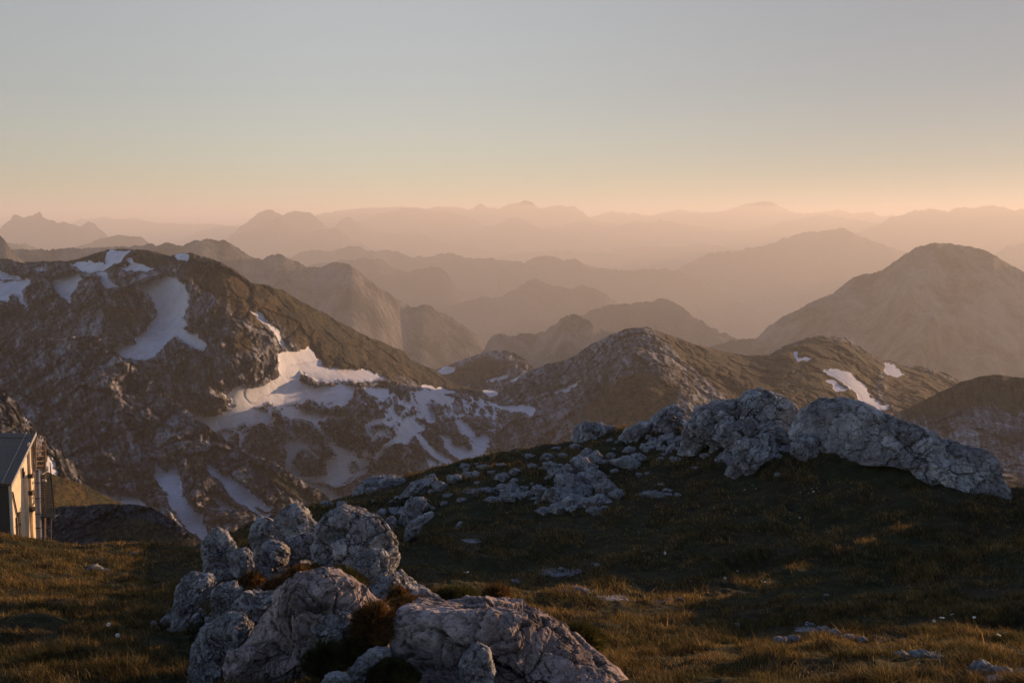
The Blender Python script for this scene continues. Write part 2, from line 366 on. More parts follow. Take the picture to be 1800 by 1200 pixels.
def face(name, crest, foot, Yc, Yf, x0, x1, step=1.8, rows=200, amp=18.0, scale=110.0, seed=0, jag=1.0, mat=None,
         turf=None, snow=None, bumps=(), prof=1.0, floor=None, backdrop=0.6, hang=0.12, snow_h=0.6, turf_base=-25, snow_rag=3.4, ysm=90, lean=0.35, turf_noise=0.7, taper=True, streaks=None, streak=34.0):
    px = np.arange(x0, x1 + step, step)
    pc = interp_pts(crest, px) + jag * 4.5 * fbm(px / 22.0, seed * 1.9, 2.2, 7, 0.68)
    pf = interp_pts(foot, px)
    s = np.linspace(0, 1, rows)[:, None]
    PXg = np.broadcast_to(px[None], (rows, len(px))).copy()
    PYg = pc[None] + (pf - pc)[None] * s
    Y1 = smooth1(interp_pts(Yc, px), int(ysm / step)); Y2 = smooth1(interp_pts(Yf, px), int(ysm / step))
    pcs = smooth1(interp_pts(crest, px), int(30 / step))
    s_e = np.clip((PYg - pcs[None]) / (pf - pcs)[None], 0, 1)
    Yg = Y1[None] + (Y2 - Y1)[None] * s_e ** prof
    for (bx, by, rx, ry, dY) in bumps:
        Yg = Yg + dY * np.exp(-((PXg - bx) / rx) ** 2 - ((PYg - by) / ry) ** 2)
    a, e = ray(PXg, PYg)
    X, Z = a * Yg, e * Yg
    n1 = fbm(X / scale, Yg / (scale * 2.0), Z / (scale * 1.3) + seed, 7, 0.55, ridged=True)
    n2 = fbm(X / (scale * 2.5), Yg / (scale * 3.0), Z / (scale * 2) - seed, 3)
    sn = None
    if snow:
        q = 1.0
        sx = PXg + 5 * noise3(PXg / 16, PYg / 16, seed + .5); sy = PYg + 4 * noise3(PXg / 14, PYg / 14, seed + 8.5)
        sn = field(snow, sx, sy)
        sn = sn + 0.8 + snow_rag * (1.5 * fbm(PXg / 9, PYg / 7, seed + 3.3, 5, 0.66) + 0.5 * fbm(PXg / 3.5, PYg / 3, seed + 5.3, 3, 0.66))
        if streaks:
            reg = np.clip(field(streaks, PXg, PYg) / 25, 0, 1)
            ln = 0.55 * (PXg - 640) / 250.0
            q_ = fbm((PXg - ln * (PYg - 700)) / 22, PYg / 26, seed + 9.9, 5, 0.6, ridged=True) + 0.35 * fbm(PXg / 70, PYg / 50, 3.3, 2)
            sn = np.maximum(sn, np.where(reg > 0, (q_ - 0.64) * 26 - 10 * (1 - reg), -60))
        calm = np.clip(1 - (sn + 6) / 9, 0.04, 1)
    else: calm = 1.0
    tv = None
    tm = np.zeros_like(PXg)
    if turf is None: turf = [[(-9000, -9000), (-8999, -9000), (-8999, -8999)]]
    tm = np.clip(field(turf, PXg, PYg, turf_base) / 30.0 + 0.5, 0, 1)
    gu, gv = PXg - lean * (PYg - 600), PYg + 0.3 * PXg
    wv_ = 9 * fbm(PXg / 60, PYg / 60, seed + 1.1, 3)
    strata = 0.52 + 1.0 * fbm((gu + wv_) / 9, gv / streak, seed + 4.2, 6, 0.66) + 0.8 * fbm(PXg / 6, PYg / 5, seed + 2.2, 5, 0.75) + 0.5 * fbm(PXg / 70, PYg / 50, seed, 3)
    tm = np.clip(tm + turf_noise * fbm((gu + wv_) / 26, gv / 40, seed + 6.2, 6, 0.66), 0, 1)
    rough = calm * (1 - 0.5 * np.clip(tm, 0, 1))
    Yg = Yg - amp * 1.3 * n1 * rough - amp * 0.9 * n2
    n3 = fbm(X / (scale * .16), Yg / (scale * .3), Z / (scale * .2), 4, 0.6)
    Yg = Yg - amp * 0.6 * n3 * rough
    b1, e1 = blocks(X / (scale * .30) + 0.4 * n3, Yg / (scale * .5), Z / (scale * .26) + 0.5 * n2, seed=seed)
    b2, e2 = blocks(X / (scale * .09) + 0.5 * n3, Yg / (scale * .16), Z / (scale * .08), seed=seed + 5)
    Yg = Yg - amp * rough * (0.42 * b1 + 0.15 * b2 - 0.25 * np.exp(-(e1 / 0.07) ** 2))
    X, Z = a * Yg, e * Yg
    V = np.stack([X, Yg, Z], -1)
    # slope behind the crest and the skirt under the foot
    fl = FLOOR if floor is None else floor
    bk = []
    for d in (1.0, 0.45, 0.15, 0.04):
        dz = d * (V[0, :, 2] - fl)
        Yb = V[0, :, 1] + dz / backdrop; bk.append(np.stack([a[0] * Yb, Yb, V[0, :, 2] - dz], -1))
    sk = []
    for d in (0.1, 0.4, 1.0):
        dz = d * (V[-1, :, 2] - fl)
        sk.append(np.stack([X[-1] , V[-1, :, 1] - dz * hang, V[-1, :, 2] - dz], -1))
    A = np.concatenate([np.array(bk), V, np.array(sk)])
    ti = np.arange(len(px)); tw = np.clip(np.minimum(ti, len(px) - 1 - ti) / (0.10 * len(px)), 0, 1) if taper else np.ones(len(px))
    tw = tw * tw * (3 - 2 * tw); A[..., 2] = fl + (A[..., 2] - fl) * tw[None]
    tA = np.concatenate([np.repeat(tm[:1], 4, 0), tm, np.repeat(tm[-1:], 3, 0)])
    o = make_mesh(name, A.reshape(-1, 3), grid_quads(*A.shape[:2]), mat or M_MOUNT, attrs={'turf': tA, 'strata': np.concatenate([np.repeat(strata[:1], 4, 0), strata, np.repeat(strata[-1:], 3, 0)])})
    tag(o, kind='structure')
    if snow:
        f = sn.ravel(); P = V.reshape(-1, 3)
        # push the snow out of the slope: thin at its edge, thicker inside
        dirv = np.stack([np.zeros(len(P)), -np.ones(len(P)) * 0.8, np.ones(len(P)) * 0.6], -1)
        V2, T2, f2 = clip_mesh(P, grid_quads(rows, len(px)), f)
        h = (0.12 + np.clip(f2 / 5.0, 0, 1) * snow_h)[:, None]
        V2 = V2 + np.array([[0, -0.8, 0.6]]) * h
        so_ = make_mesh('snow', V2, T2, M_SNOW); tag(so_, kind='stuff')
        so_['label'] = 'old snow patches lying on the grey mountain side'
    return o

crestN = [(-400,430),(-200,450),(0,455),(20,457),(40,461),(60,460),(90,459),(120,459),(145,453),(165,445),(190,439),(215,437),(245,438),(270,442),(300,450),(312,446),(335,444),(360,452),(390,461),(415,475),(435,492),(442,497),(470,500),(500,512),(530,530),(560,545),(590,562),(620,578),(650,592),(690,608),(710,618),(722,632),(740,640),(765,650),(785,665),(800,674),(830,682),(880,690),(893,672),(915,660),(940,648),(960,640),(985,635),(1010,625),(1040,605),(1070,590),(1095,580),(1118,575),(1140,575),(1155,580),(1180,590),(1220,605),(1260,615),(1310,624),(1350,624),(1370,612),(1400,599),(1440,590),(1480,592),(1500,600),(1520,615),(1545,630),(1560,633),(1590,643),(1620,642),(1640,650),(1660,655),(1680,665),(1700,675),(1800,700),(2100,720)]
snowN = [
 [(122,465),(150,460),(182,463),(190,445),(205,440),(228,441),(225,450),(210,458),(200,463),(190,472),(170,478),(150,476),(125,468)],
 [(168,476),(187,478),(195,495),(206,503),(182,504),(178,490)],
 [(210,470),(222,464),(235,462),(255,466),(272,472),(255,474),(212,474)], [(224,459),(232,456),(232,463)],
 [(303,450),(318,444),(332,448),(328,460),(312,455)], [(0,476),(20,480),(34,491),(0,491),(-40,488),(-40,474)],[(60,469),(75,470),(75,475),(62,473)],
 [(-60,494),(0,494),(30,493),(53,492),(50,500),(38,508),(33,513),(42,526),(50,543),(40,536),(30,520),(22,515),(12,520),(15,533),(0,528),(-60,540)],
 [(85,490),(110,485),(135,482),(142,492),(132,503),(127,520),(122,533),(110,522),(100,512),(97,500)],
 [(240,508),(250,498),(270,490),(290,485),(310,486),(320,495),(323,508),(334,520),(334,527),(326,545),(325,558),(328,570),(322,575),(330,586),(335,587),(338,582),(350,590),(361,605),(355,618),(345,615),(330,608),(318,600),(305,592),(298,598),(285,608),(275,625),(265,630),(240,630),(215,627),(200,615),(210,608),(225,605),(240,600),(232,590),(245,588),(260,580),(268,570),(265,563),(275,550),(272,530),(260,517)],
 [(443,544),(455,550),(470,561),(484,572),(490,585),(502,602),(512,618),(504,616),(492,598),(484,582),(468,570),(452,560)],
 [(489,640),(489,620),(510,614),(522,620),(540,608),(552,622),(572,642),(600,650),(640,650),(676,661),(655,672),(600,669),(565,670),(545,660),(528,656),(524,668),(500,668),(492,655)],
 [(370,672),(385,682),(400,693),(410,680),(430,678),(445,680),(470,672),(492,655),(520,660),(530,672),(560,682),(600,676),(625,680),(620,700),(600,712),(570,705),(545,702),(520,708),(500,716),(470,710),(440,720),(420,722),(400,712),(405,705),(395,695)],
 [(325,725),(335,717),(345,728),(365,732),(395,722),(410,712),(440,715),(470,720),(485,735),(470,745),(450,745),(425,750),(395,757),(375,757),(355,745)],
 [(490,718),(510,710),(535,718),(560,730),(580,728),(572,738),(560,742),(568,765),(555,750),(545,740),(520,735),(495,728)],
 [(640,682),(660,680),(685,683),(685,695),(675,705),(660,695),(645,690)],
 [(498,765),(515,770),(530,770),(548,787),(562,802),(562,812),(556,806),(540,792),(530,790),(520,796),(516,815),(530,832),(560,836),(572,835),(570,812),(578,806),(592,798),(573,774),(600,783),(618,793),(612,815),(617,836),(607,850),(580,853),(550,847),(520,838),(502,825),(502,790)],
 [(450,803),(470,813),(495,820),(520,833),(560,852),(600,868),(600,878),(560,876),(540,868),(520,855),(495,840),(470,822)],
 [(475,838),(500,852),(520,870),(505,868),(485,852)],
 [(640,743),(655,738),(675,733),(675,742),(664,744),(652,752),(658,764),(668,756),(682,750),(672,764),(655,775),(650,765),(645,755)],
 [(678,777),(690,770),(700,758),(712,730),(726,730),(735,745),(745,745),(742,755),(725,770),(715,778),(692,780),(680,790),(680,797),(665,806),(658,803),(670,788)],
 [(730,690),(740,686),(765,690),(795,696),(788,705),(780,712),(765,706),(755,702),(750,710),(762,725),(762,742),(750,742),(743,725),(740,712),(730,698)],
 [(786,695),(797,712),(805,733),(825,743),(838,765),(850,765),(862,752),(857,775),(852,790),(846,800),(843,815),(820,815),(798,800),(783,785),(773,765),(790,765),(800,778),(820,787),(834,790),(828,775),(813,762),(803,745),(797,722)],
 [(729,763),(740,760),(750,775),(765,792),(785,803),(808,812),(800,819),(780,813),(760,800),(743,785)],
 [(740,677),(760,681),(800,687),(790,691),(760,689),(743,684)], [(633,789),(645,789),(657,803),(640,802)],
 [(689,809),(706,815),(706,824),(694,821)], [(746,800),(766,810),(768,822),(754,825)], [(659,822),(686,827),(692,836),(670,834)],
 [(664,709),(673,711),(669,721)], [(712,705),(728,703),(720,716),(714,720)],
 [(848,686),(860,684),(878,683),(875,695),(862,699),(849,694)],
 [(840,704),(860,709),(885,716),(905,714),(930,710),(943,720),(938,732),(920,724),(895,721),(865,716)],
 [(898,663),(915,654),(910,665),(893,674)], [(975,689),(1000,679),(1022,669),(1002,684),(980,692)],
 [(1393,620),(1401,620),(1402,628),(1426,631),(1420,635),(1403,634)],
 [(1450,652),(1470,650),(1490,655),(1505,668),(1515,675),(1525,690),(1532,701),(1562,712),(1562,719),(1540,721),(1518,712),(1508,695),(1495,682),(1470,665)],
 [(1453,671),(1465,670),(1490,685),(1485,689),(1473,688)], [(1553,641),(1570,641),(1589,657),(1575,661),(1555,653)],
 [(366,633),(374,634),(378,648),(386,664),(380,662),(370,646)], [(399,658),(404,658),(404,666),(399,668)], [(424,650),(440,658),(442,664),(432,662)],
 [(330,690),(342,698),(340,702),(329,696)], [(274,660),(286,668),(284,674),(276,670)],[(450,768),(470,770),(460,774)],[(396,768),(410,774),(400,776)],[(352,561),(355,566),(350,568)],
]
turfN = [
 [(-400,440),(0,460),(120,466),(200,478),(330,470),(320,490),(390,540),(440,570),(480,570),(520,610),(560,640),(610,655),(690,668),(760,680),(830,690),(850,678),(780,655),(700,600),(600,560),(500,505),(420,470),(330,440),(200,430),(0,440)],
 [(0,478),(90,482),(70,490),(0,492)], [(160,530),(250,535),(255,560),(230,580),(190,575)], [(400,600),(430,630),(450,610),(430,580)],
 [(1150,578),(1250,605),(1350,618),(1450,585),(1560,640),(1500,760),(1330,780),(1280,700),(1200,640)], [(1000,740),(1060,680),(1130,640),(1200,680),(1180,760)],
 [(1550,640),(1620,640),(1700,690),(1640,740),(1560,720)], [(760,650),(870,640),(900,690),(830,700)],
]
face('mountain', crestN, [(-400,760),(0,760),(250,800),(400,900),(500,950),(700,940),(1000,900),(1300,860),(1700,860),(2100,900)],
     [(-400,900),(0,860),(200,800),(330,740),(440,740),(600,850),(720,960),(820,1020),(900,1000),(1000,900),(1130,820),(1350,900),(1450,980),(1700,1000),(2100,1000)],
     [(-400,640),(0,620),(250,600),(400,560),(700,540),(900,520),(1130,480),(1700,560),(2100,560)],
     -800, 2500, step=1.6, rows=300, amp=27, scale=90, seed=3, turf=turfN, snow=snowN,
     prof=0.65, bumps=[(530,700,120,40,15),(300,560,60,60,25),(430,620,60,60,-30),(1000,680,60,60,60),(1130,680,120,80,-20),(870,690,50,25,60),(690,735,135,95,-85)], streaks=[[(440,690),(560,660),(700,670),(900,690),(880,830),(700,860),(560,880),(460,840),(350,760)]])
face('hill', [(1300,850),(1500,760),(1600,715),(1650,690),(1690,671),(1720,662),(1750,658),(1800,664),(1900,650),(2100,680)], [(1500,900),(2100,900)],
     [(1500,560),(1690,540),(2100,500)], [(1500,330),(2100,300)], 1300, 2500, rows=110, amp=8, scale=60, seed=5, jag=0.6,
     turf=[[(1480,640),(2100,600),(2100,740),(1700,720),(1600,740)]])
face('hill', [(640,680),(700,668),(765,650),(790,641),(820,629),(850,620),(870,616),(890,615),(905,620),(920,630),(930,640),(940,648),(990,670),(1040,720)], [(640,760),(1040,760)],
     [(640,1250),(1040,1180)], [(640,1080),(1040,1080)], 560, 1120, rows=60, amp=14, scale=60, seed=6, jag=0.7,
     snow=[[(768,652),(790,645),(797,646),(793,652),(775,656)],[(856,671),(880,662),(896,659),(880,669)]], turf=[[(700,660),(860,625),(900,670),(700,700)]])
face('crag', [(-400,640),(0,600),(60,590),(100,595),(165,590),(190,600),(202,612),(215,632),(250,655),(290,690),(330,722),(380,762),(430,792),(480,812),(540,850),(600,885),(650,930),(700,980),(900,1100)],
     [(-400,960),(0,960),(300,980),(500,1000),(700,1020)],
     [(-400,560),(0,590),(200,560),(330,500),(480,440),(700,400)], [(-400,400),(0,370),(300,350),(700,320)], -800, 900, step=1.6, rows=230, amp=23, scale=62, seed=9, jag=1.6,
     turf=[[(430,800),(480,820),(600,890),(560,900),(450,830)]], turf_base=-20, turf_noise=1.0,
     snow=[[(266,808),(275,813),(283,827),(290,832),(297,825),(300,812),(308,813),(314,840),(320,870),(332,885),(345,897),(358,895),(356,915),(367,935),(372,946),(355,946),(335,932),(315,912),(300,887),(285,862),(274,842),(270,822)],
           [(360,814),(375,818),(395,833),(420,850),(440,863),(462,882),(480,892),(470,897),(456,891),(442,884),(456,894),(475,906),(470,912),(445,897),(425,885),(403,873),(400,862),(384,848),(371,835)],
           [(366,868),(385,871),(400,883),(414,893),(405,898),(385,895),(363,890),(368,885),(387,886),(380,879)],
           [(171,848),(185,863),(200,872),(211,876),(207,862),(225,867),(245,878),(262,889),(240,890),(210,887),(190,882),(175,867)], [(226,744),(233,748),(236,753),(230,751)]])
face('crag', [(-400,600),(-60,660),(0,684),(12,688),(20,700),(34,712),(40,731),(55,742),(64,762),(82,770),(92,786),(106,790),(120,806),(132,812),(143,832),(150,848),(166,858),(176,880),(200,905),(260,960),(330,1020)],
     [(-400,980),(260,990)], [(-400,300),(0,250),(100,265),(260,300)], [(-400,190),(0,190),(260,210)], -700, 330, step=1.6, rows=150, amp=7, scale=24, seed=12, jag=1.8,
     snow=[[(80,798),(98,811),(98,838),(82,834)],[(40,733),(56,738),(52,742)]], snow_h=0.3)
ground_plane = make_mesh('valley_floor', [(-40000,-3000,FLOOR),(40000,-3000,FLOOR),(40000,60000,FLOOR),(-40000,60000,FLOOR)], [(0,1,2,3)], M_FAR)
tag(ground_plane, kind='structure')
# ------------------------------------------------------------ the near ground: meadow, basin and knoll down to where it drops away
# each column: photo x, [(depth, photo row) ... the last one is the crest], what follows behind as [(depth, z) ...]
LB = [(45, -15.0), (70, -23.4), (84, -28.5), (150, -62.0)]
RB = [(60, -34.0), (150, -110.0)]
COLS = [
 (-700, [(8,1300),(12,1200),(18,1090),(24,1010),(30,960)], LB),
 (-250, [(8,1230),(12,1130),(18,1035),(24,975),(28,948)], LB),
 (0,   [(8.5,1192),(12,1098),(18,1008),(24,957),(27,941)], LB),
 (80,  [(8.5,1195),(12,1100),(18,1010),(24,962),(27,948)], LB),
 (170, [(8.5,1200),(12,1104),(18,1020),(24,976),(27,963)], LB),
 (260, [(8.5,1205),(12,1108),(18,1025),(24,985),(27,973)], LB),
 (350, [(8.5,1205),(12,1108),(18,1020),(23,982),(26,968)], [(40,-13.5),(60,-22),(150,-60)]),
 (430, [(8.5,1195),(10.5,1110),(12,1062),(14,1022),(17,990),(22,955),(26,933)], RB),
 (500, [(8.5,1185),(10.5,1098),(12,1050),(14,1010),(17,975),(23,928),(28,897)], RB),
 (560, [(8.5,1180),(10.5,1095),(12,1048),(14,1008),(17,970),(23,920),(29,880)], RB),
 (640, [(8.5,1185),(10.5,1105),(12,1060),(14,1020),(17,985),(24,915),(30,872)], RB),
 (700, [(8.5,1192),(12,1092),(17,1010),(24,920),(31,848)], RB),
 (760, [(8.5,1192),(12,1096),(17,1015),(24,912),(30,825)], RB),
 (850, [(8.5,1192),(12,1100),(17,1022),(24,900),(30,803)], RB),
 (950, [(8.5,1192),(12,1104),(17,1026),(24,885),(31,781)], RB),
 (1010,[(8.5,1192),(12,1106),(17,1026),(24,876),(31.5,767)], RB),
 (1130,[(8.5,1192),(12,1108),(17,1024),(23,880),(31.5,747)], RB),
 (1250,[(8.5,1192),(12,1106),(17,1020),(22,893),(28,748)], RB),
 (1400,[(8.5,1190),(12,1102),(17,1012),(21,905),(25.5,772)], RB),
 (1550,[(8.5,1186),(12,1096),(16.5,1005),(20,915),(24,790)], RB),
 (1700,[(8.5,1180),(12,1088),(16,1000),(19,925),(22.5,835)], RB),
 (1800,[(8.5,1176),(12,1080),(15.5,998),(18.5,930),(21.5,868)], RB),
 (1860,[(8.5,1168),(12,1072),(15,985),(18,905),(21.4,815)], RB),  # from here on, unseen shoulder past the right edge, raised to shade the meadow
 (1960,[(8.5,1160),(12,1060),(15,970),(18,870),(20,765),(21.2,725)], RB),
 (2200,[(8.5,1130),(12,1020),(15,940),(17.6,862),(19.5,720),(21,650)], RB),
 (2800,[(8.5,1100),(12,1000),(15,920),(17.6,820),(19.5,690),(21,600)], RB),
]
_ca, _yc, _tab = [], [], []
_s = np.linspace(0, 1, 81)
for px_, near, beyond in COLS:
    a_, _ = ray(px_, near[-1][1]); Y_ = [0.0, 3.0] + [p[0] for p in near]
    Z_ = [-1.75, -2.15] + [float(ray(px_, p[1])[1]) * p[0] for p in near]
    Yc_ = near[-1][0]; yy = _s * Yc_
    zz = np.interp(yy, Y_, Z_)
    k_ = np.hanning(15); k_ /= k_.sum()
    zs = np.convolve(np.pad(zz, 7, 'reflect', reflect_type='odd'), k_, 'valid')
    _ca.append(float(a_)); _yc.append(Yc_)
    # beyond the crest: eight samples of depth past it
    D_ = np.array([0, 0.5, 1.5, 3, 6, 12, 30, 120.0]); b0 = zs[-1]; sl0 = (zs[-1] - zs[-3]) / (yy[-1] - yy[-3])
    bz = np.interp(Yc_ + D_, [Yc_] + [b[0] for b in beyond], [b0] + [b[1] for b in beyond])
    bz = np.where(D_ < 3.5, b0 + np.minimum(sl0, -0.18) * D_ - 0.055 * D_ ** 2, bz); bz = np.minimum(bz, b0 - 0.22 * D_)
    _tab.append(np.concatenate([zs, bz[1:]]))
_ca = np.array(_ca); _yc = np.array(_yc); _tab = np.array(_tab)
_sN = np.concatenate([_s, [1.1, 1.2, 1.3, 1.4, 1.5, 1.6, 1.7]])     # table coordinate; past 1 it stands for D_
_af = np.linspace(_ca[0], _ca[-1], 1400)
_kf = np.hanning(41); _kf /= _kf.sum()
def _sm(v): return np.convolve(np.pad(np.interp(_af, _ca, v), 20, 'edge'), _kf, 'valid')
_ycf = _sm(_yc); _tabf = np.stack([_sm(_tab[:, j]) for j in range(_tab.shape[1])], 1)

def crest_depth(a): return np.interp(a, _af, _ycf)
def gz0(X, Y):
    X, Y = np.broadcast_arrays(np.asarray(X, float), np.asarray(Y, float))
    a = X / np.maximum(Y, 0.4); Yc_ = crest_depth(a)
    s_ = Y / Yc_; D = Y - Yc_
    sc = np.where(s_ <= 1, s_ * 80, np.interp(np.maximum(D, 0), [0, 0.5, 1.5, 3, 6, 12, 30, 120.0], np.arange(8)) + 80)
    sc = np.clip(sc, 0, _tabf.shape[1] - 1.001); ia = np.clip((a - _af[0]) / (_af[1] - _af[0]), 0, len(_af) - 1.001)
    i0 = ia.astype(int); j0 = sc.astype(int); u, v = ia - i0, sc - j0
    T = _tabf
    return (T[i0, j0] * (1 - u) * (1 - v) + T[i0 + 1, j0] * u * (1 - v) + T[i0, j0 + 1] * (1 - u) * v + T[i0 + 1, j0 + 1] * u * v)
def gz(X, Y, fine=True):
    X = np.asarray(X, float); Y = np.asarray(Y, float)
    z = gz0(X, Y); nearf = np.clip(Y / 5.0, 0.2, 1)
    z = z + (0.26 + 0.016 * np.clip(Y - 18, 0, 12)) * nearf * fbm(X / 2.6, Y / 3.4, 0.3, 3, 0.5)
    if fine:
        hum = fbm(X / 0.75, Y / 0.95, 4.3, 4, 0.55)
        z = z + 0.15 * nearf * hum + 0.03 * nearf * np.clip(fbm(X / 0.3, Y / 0.33, 9.3, 2, 0.5), -0.3, 1)
    return z
def hit(px, py, y0=5.0, y1=40.0):
    """depth where the sight line through a photo pixel meets the ground"""
    a, e = ray(px, py); Y = np.linspace(y0, y1, 900)
    d = gz(a * Y, Y, False) - e * Y
    k = np.argmax(d > 0) if (d > 0).any() else int(np.argmax(d))
    return float(Y[k])

def ground_mat():
    m, n, b = nodes('alpine_turf_soil'); p = pos(n)
    big = noise(n, p, 0.55, 5, 0.6); mid = noise(n, p, 3.2, 8, 0.7, 0.3); fine = noise(n, p, 34, 6, 0.75)
    t1 = ramp(n, mid, [(0.3, (0.014, 0.013, 0.008)), (0.5, (0.034, 0.031, 0.014)), (0.68, (0.062, 0.045, 0.020))])
    t2 = ramp(n, mid, [(0.3, (0.010, 0.013, 0.006)), (0.5, (0.026, 0.032, 0.011)), (0.72, (0.05, 0.048, 0.018))])
    c = mix(n, ramp(n, big, [(0.44, (0, 0, 0)), (0.56, (1, 1, 1))]), t1, t2)
    c = mix(n, 1.0, c, ramp(n, fine, [(0.3, (0.35, 0.35, 0.35)), (0.65, (1.5, 1.45, 1.3))]), 'MULTIPLY')
    at = n.nodes.new('ShaderNodeAttribute'); at.attribute_name = 'gravel'
    gr = mix(n, 1.0, ramp(n, fine, [(0.3, (0.09, 0.087, 0.088)), (0.5, (0.28, 0.275, 0.28)), (0.7, (0.46, 0.455, 0.46))]), ramp(n, mid, [(0.32, (0.4, 0.4, 0.4)), (0.6, (1.1, 1.1, 1.1))]), 'MULTIPLY')
    g = math_(n, 'ADD', at.outputs['Fac'], math_(n, 'MULTIPLY', math_(n, 'SUBTRACT', mid, 0.5), 1.4))
    c = mix(n, ramp(n, g, [(0.45, (0, 0, 0)), (0.55, (1, 1, 1))]), c, gr)
    n.links.new(c, b.inputs['Base Color'])
    bump(n, b, math_(n, 'ADD', mid, math_(n, 'MULTIPLY', fine, 0.35)), 1.0, 0.06)
    return m
M_GROUND = ground_mat()

ROCKY = [(480,1030,150,60),(600,1090,170,80),(430,1110,110,70),(700,1060,80,40),(1010,850,90,45),(1180,780,100,26),(1310,800,90,40),(900,868,80,16),(720,900,50,40)]
def rocky(X, Y, Z):
    A = X / Y; e = Z / Y; rk = np.full(np.shape(X), -1.0)
    for (px, py, rx, ry) in ROCKY:
        a0, e0 = ray(px, py); rk = np.maximum(rk, 1 - (((A - a0) * F / rx) ** 2 + ((e - e0) * F / ry) ** 2))
    return np.clip(rk + 0.5 * fbm(X / 0.5, Y / 0.6, 2.2, 3), 0, 1)
def build_ground():
    pxs = np.concatenate([np.linspace(-700, -80, 120, False), np.linspace(-80, 1880, 1250, False), np.linspace(1880, 2800, 150)])
    a = np.interp(pxs, [c[0] for c in COLS], _ca)
    yc = crest_depth(a)
    s = np.concatenate([np.linspace(0.06, 0.25, 20, False), np.linspace(0.25, 1.0, 430) ** 1.0])
    Yn = s[:, None] * yc[None]
    D = np.array([0.15, 0.3, 0.5, 0.8, 1.2, 1.8, 2.5, 3.5, 5, 7, 10, 14, 19, 26, 36, 50, 80, 115.0])
    Y = np.concatenate([Yn, yc[None] + D[:, None]]); X = a[None] * Y
    Z = gz(X, Y)
    # gravel patches where the photo shows bare stony ground
    A = np.broadcast_to(a[None], Y.shape); e = Z / Y
    g = np.full(Y.shape, -0.9)
    for (px, py, rx, ry) in [(980,1005,70,14),(1010,1035,60,12),(1075,1050,50,9),(1180,1055,50,7),(460,1000,80,25),(470,1080,70,30),(620,1130,90,50),(560,1180,150,25),(700,1190,90,14),(1430,1105,60,9),(1640,1150,90,10),(860,862,90,8),(990,880,90,16),(1010,830,70,20),(1380,790,80,14),(1150,868,50,10),(1290,760,100,12),(830,950,30,6)]:
        a0, e0 = ray(px, py); g = np.maximum(g, 0.75 - 0.75 * (((A - a0) * F / rx) ** 2 + ((e - e0) * F / ry) ** 2))
    # bare bedrock breaks up through the turf where the outcrop is
    rk = rocky(X, Y, Z)
    b1_, e1_ = blocks(X / 0.42, Y / 0.55, X * 0 + 0.4, seed=4, slope=0.7); b2_, e2_ = blocks(X / 0.15, Y / 0.2, X * 0 + 0.7, seed=9, slope=0.8)
    Z = Z + rk * (0.22 * b1_ + 0.08 * b2_ - 0.10 * np.exp(-(e1_ / 0.08) ** 2) + 0.06)
    g = np.maximum(g, rk * 1.4 - 0.5 + 0.9 * fbm(X / 0.4, Y / 0.45, 7.2, 4, 0.6))
    o = make_mesh('ground', np.stack([X, Y, Z], -1).reshape(-1, 3), grid_quads(*Y.shape), M_GROUND, attrs={'gravel': np.maximum(g, -0.9)})
    tag(o, kind='structure')
    # where the photographer stands, and behind
    x = np.linspace(-26, 26, 53); y = np.linspace(-24, 2.6, 28); XX, YY = np.meshgrid(x, y)
    ZZ = np.where(YY > 0.5, gz0(XX, np.maximum(YY, 0.5)) - 0.12, -1.85 + 0.03 * np.abs(YY) + 0.2 * noise3(XX / 4, YY / 4, 0.2)) + 0.0
    ZZ = np.minimum(ZZ, -1.8 + 0.03 * np.abs(np.minimum(YY, 0)))
    o2 = make_mesh('ground', np.stack([XX, YY, ZZ], -1).reshape(-1, 3), grid_quads(28, 53)[:, ::-1], M_GROUND, attrs={'gravel': np.full(XX.size, -0.9)})
    tag(o2, kind='structure')
build_ground()

# the stony hump behind the hut and the sunlit grass slope behind it
HUMP_TURF = [[(150,930),(200,915),(250,905),(300,925),(370,970),(300,965),(240,955),(200,960)]]
face('stony_hump', [(-200,905),(0,900),(75,896),(110,889),(145,888),(180,885),(240,886),(270,893),(300,912),(330,932),(348,947),(370,972),(400,1005)], [(-200,1040),(400,1040)],
     [(-200,112),(75,110),(240,106),(345,98),(400,92)], [(-200,90),(240,86),(400,80)], -200, 400, step=1.6, rows=110, amp=1.3, scale=9, seed=21, jag=0.8, turf=HUMP_TURF, floor=-60, ysm=20, mat=M_HUMP, turf_noise=0.4, streak=7.0, turf_base=-60)
face('grass_slope', [(-200,760),(0,790),(60,815),(90,832),(130,846),(170,862),(200,878),(240,892),(300,905)], [(-200,960),(300,960)],
     [(-200,150),(90,155),(300,185)], [(-200,126),(300,150)], -200, 300, step=1.8, rows=60, amp=1.0, scale=14, seed=22, jag=0.5,
     turf=[[(-260,700),(320,700),(320,1000),(-260,1000)]], floor=-70, ysm=20, mat=M_SLOPE, turf_noise=0.5, streak=6.0)

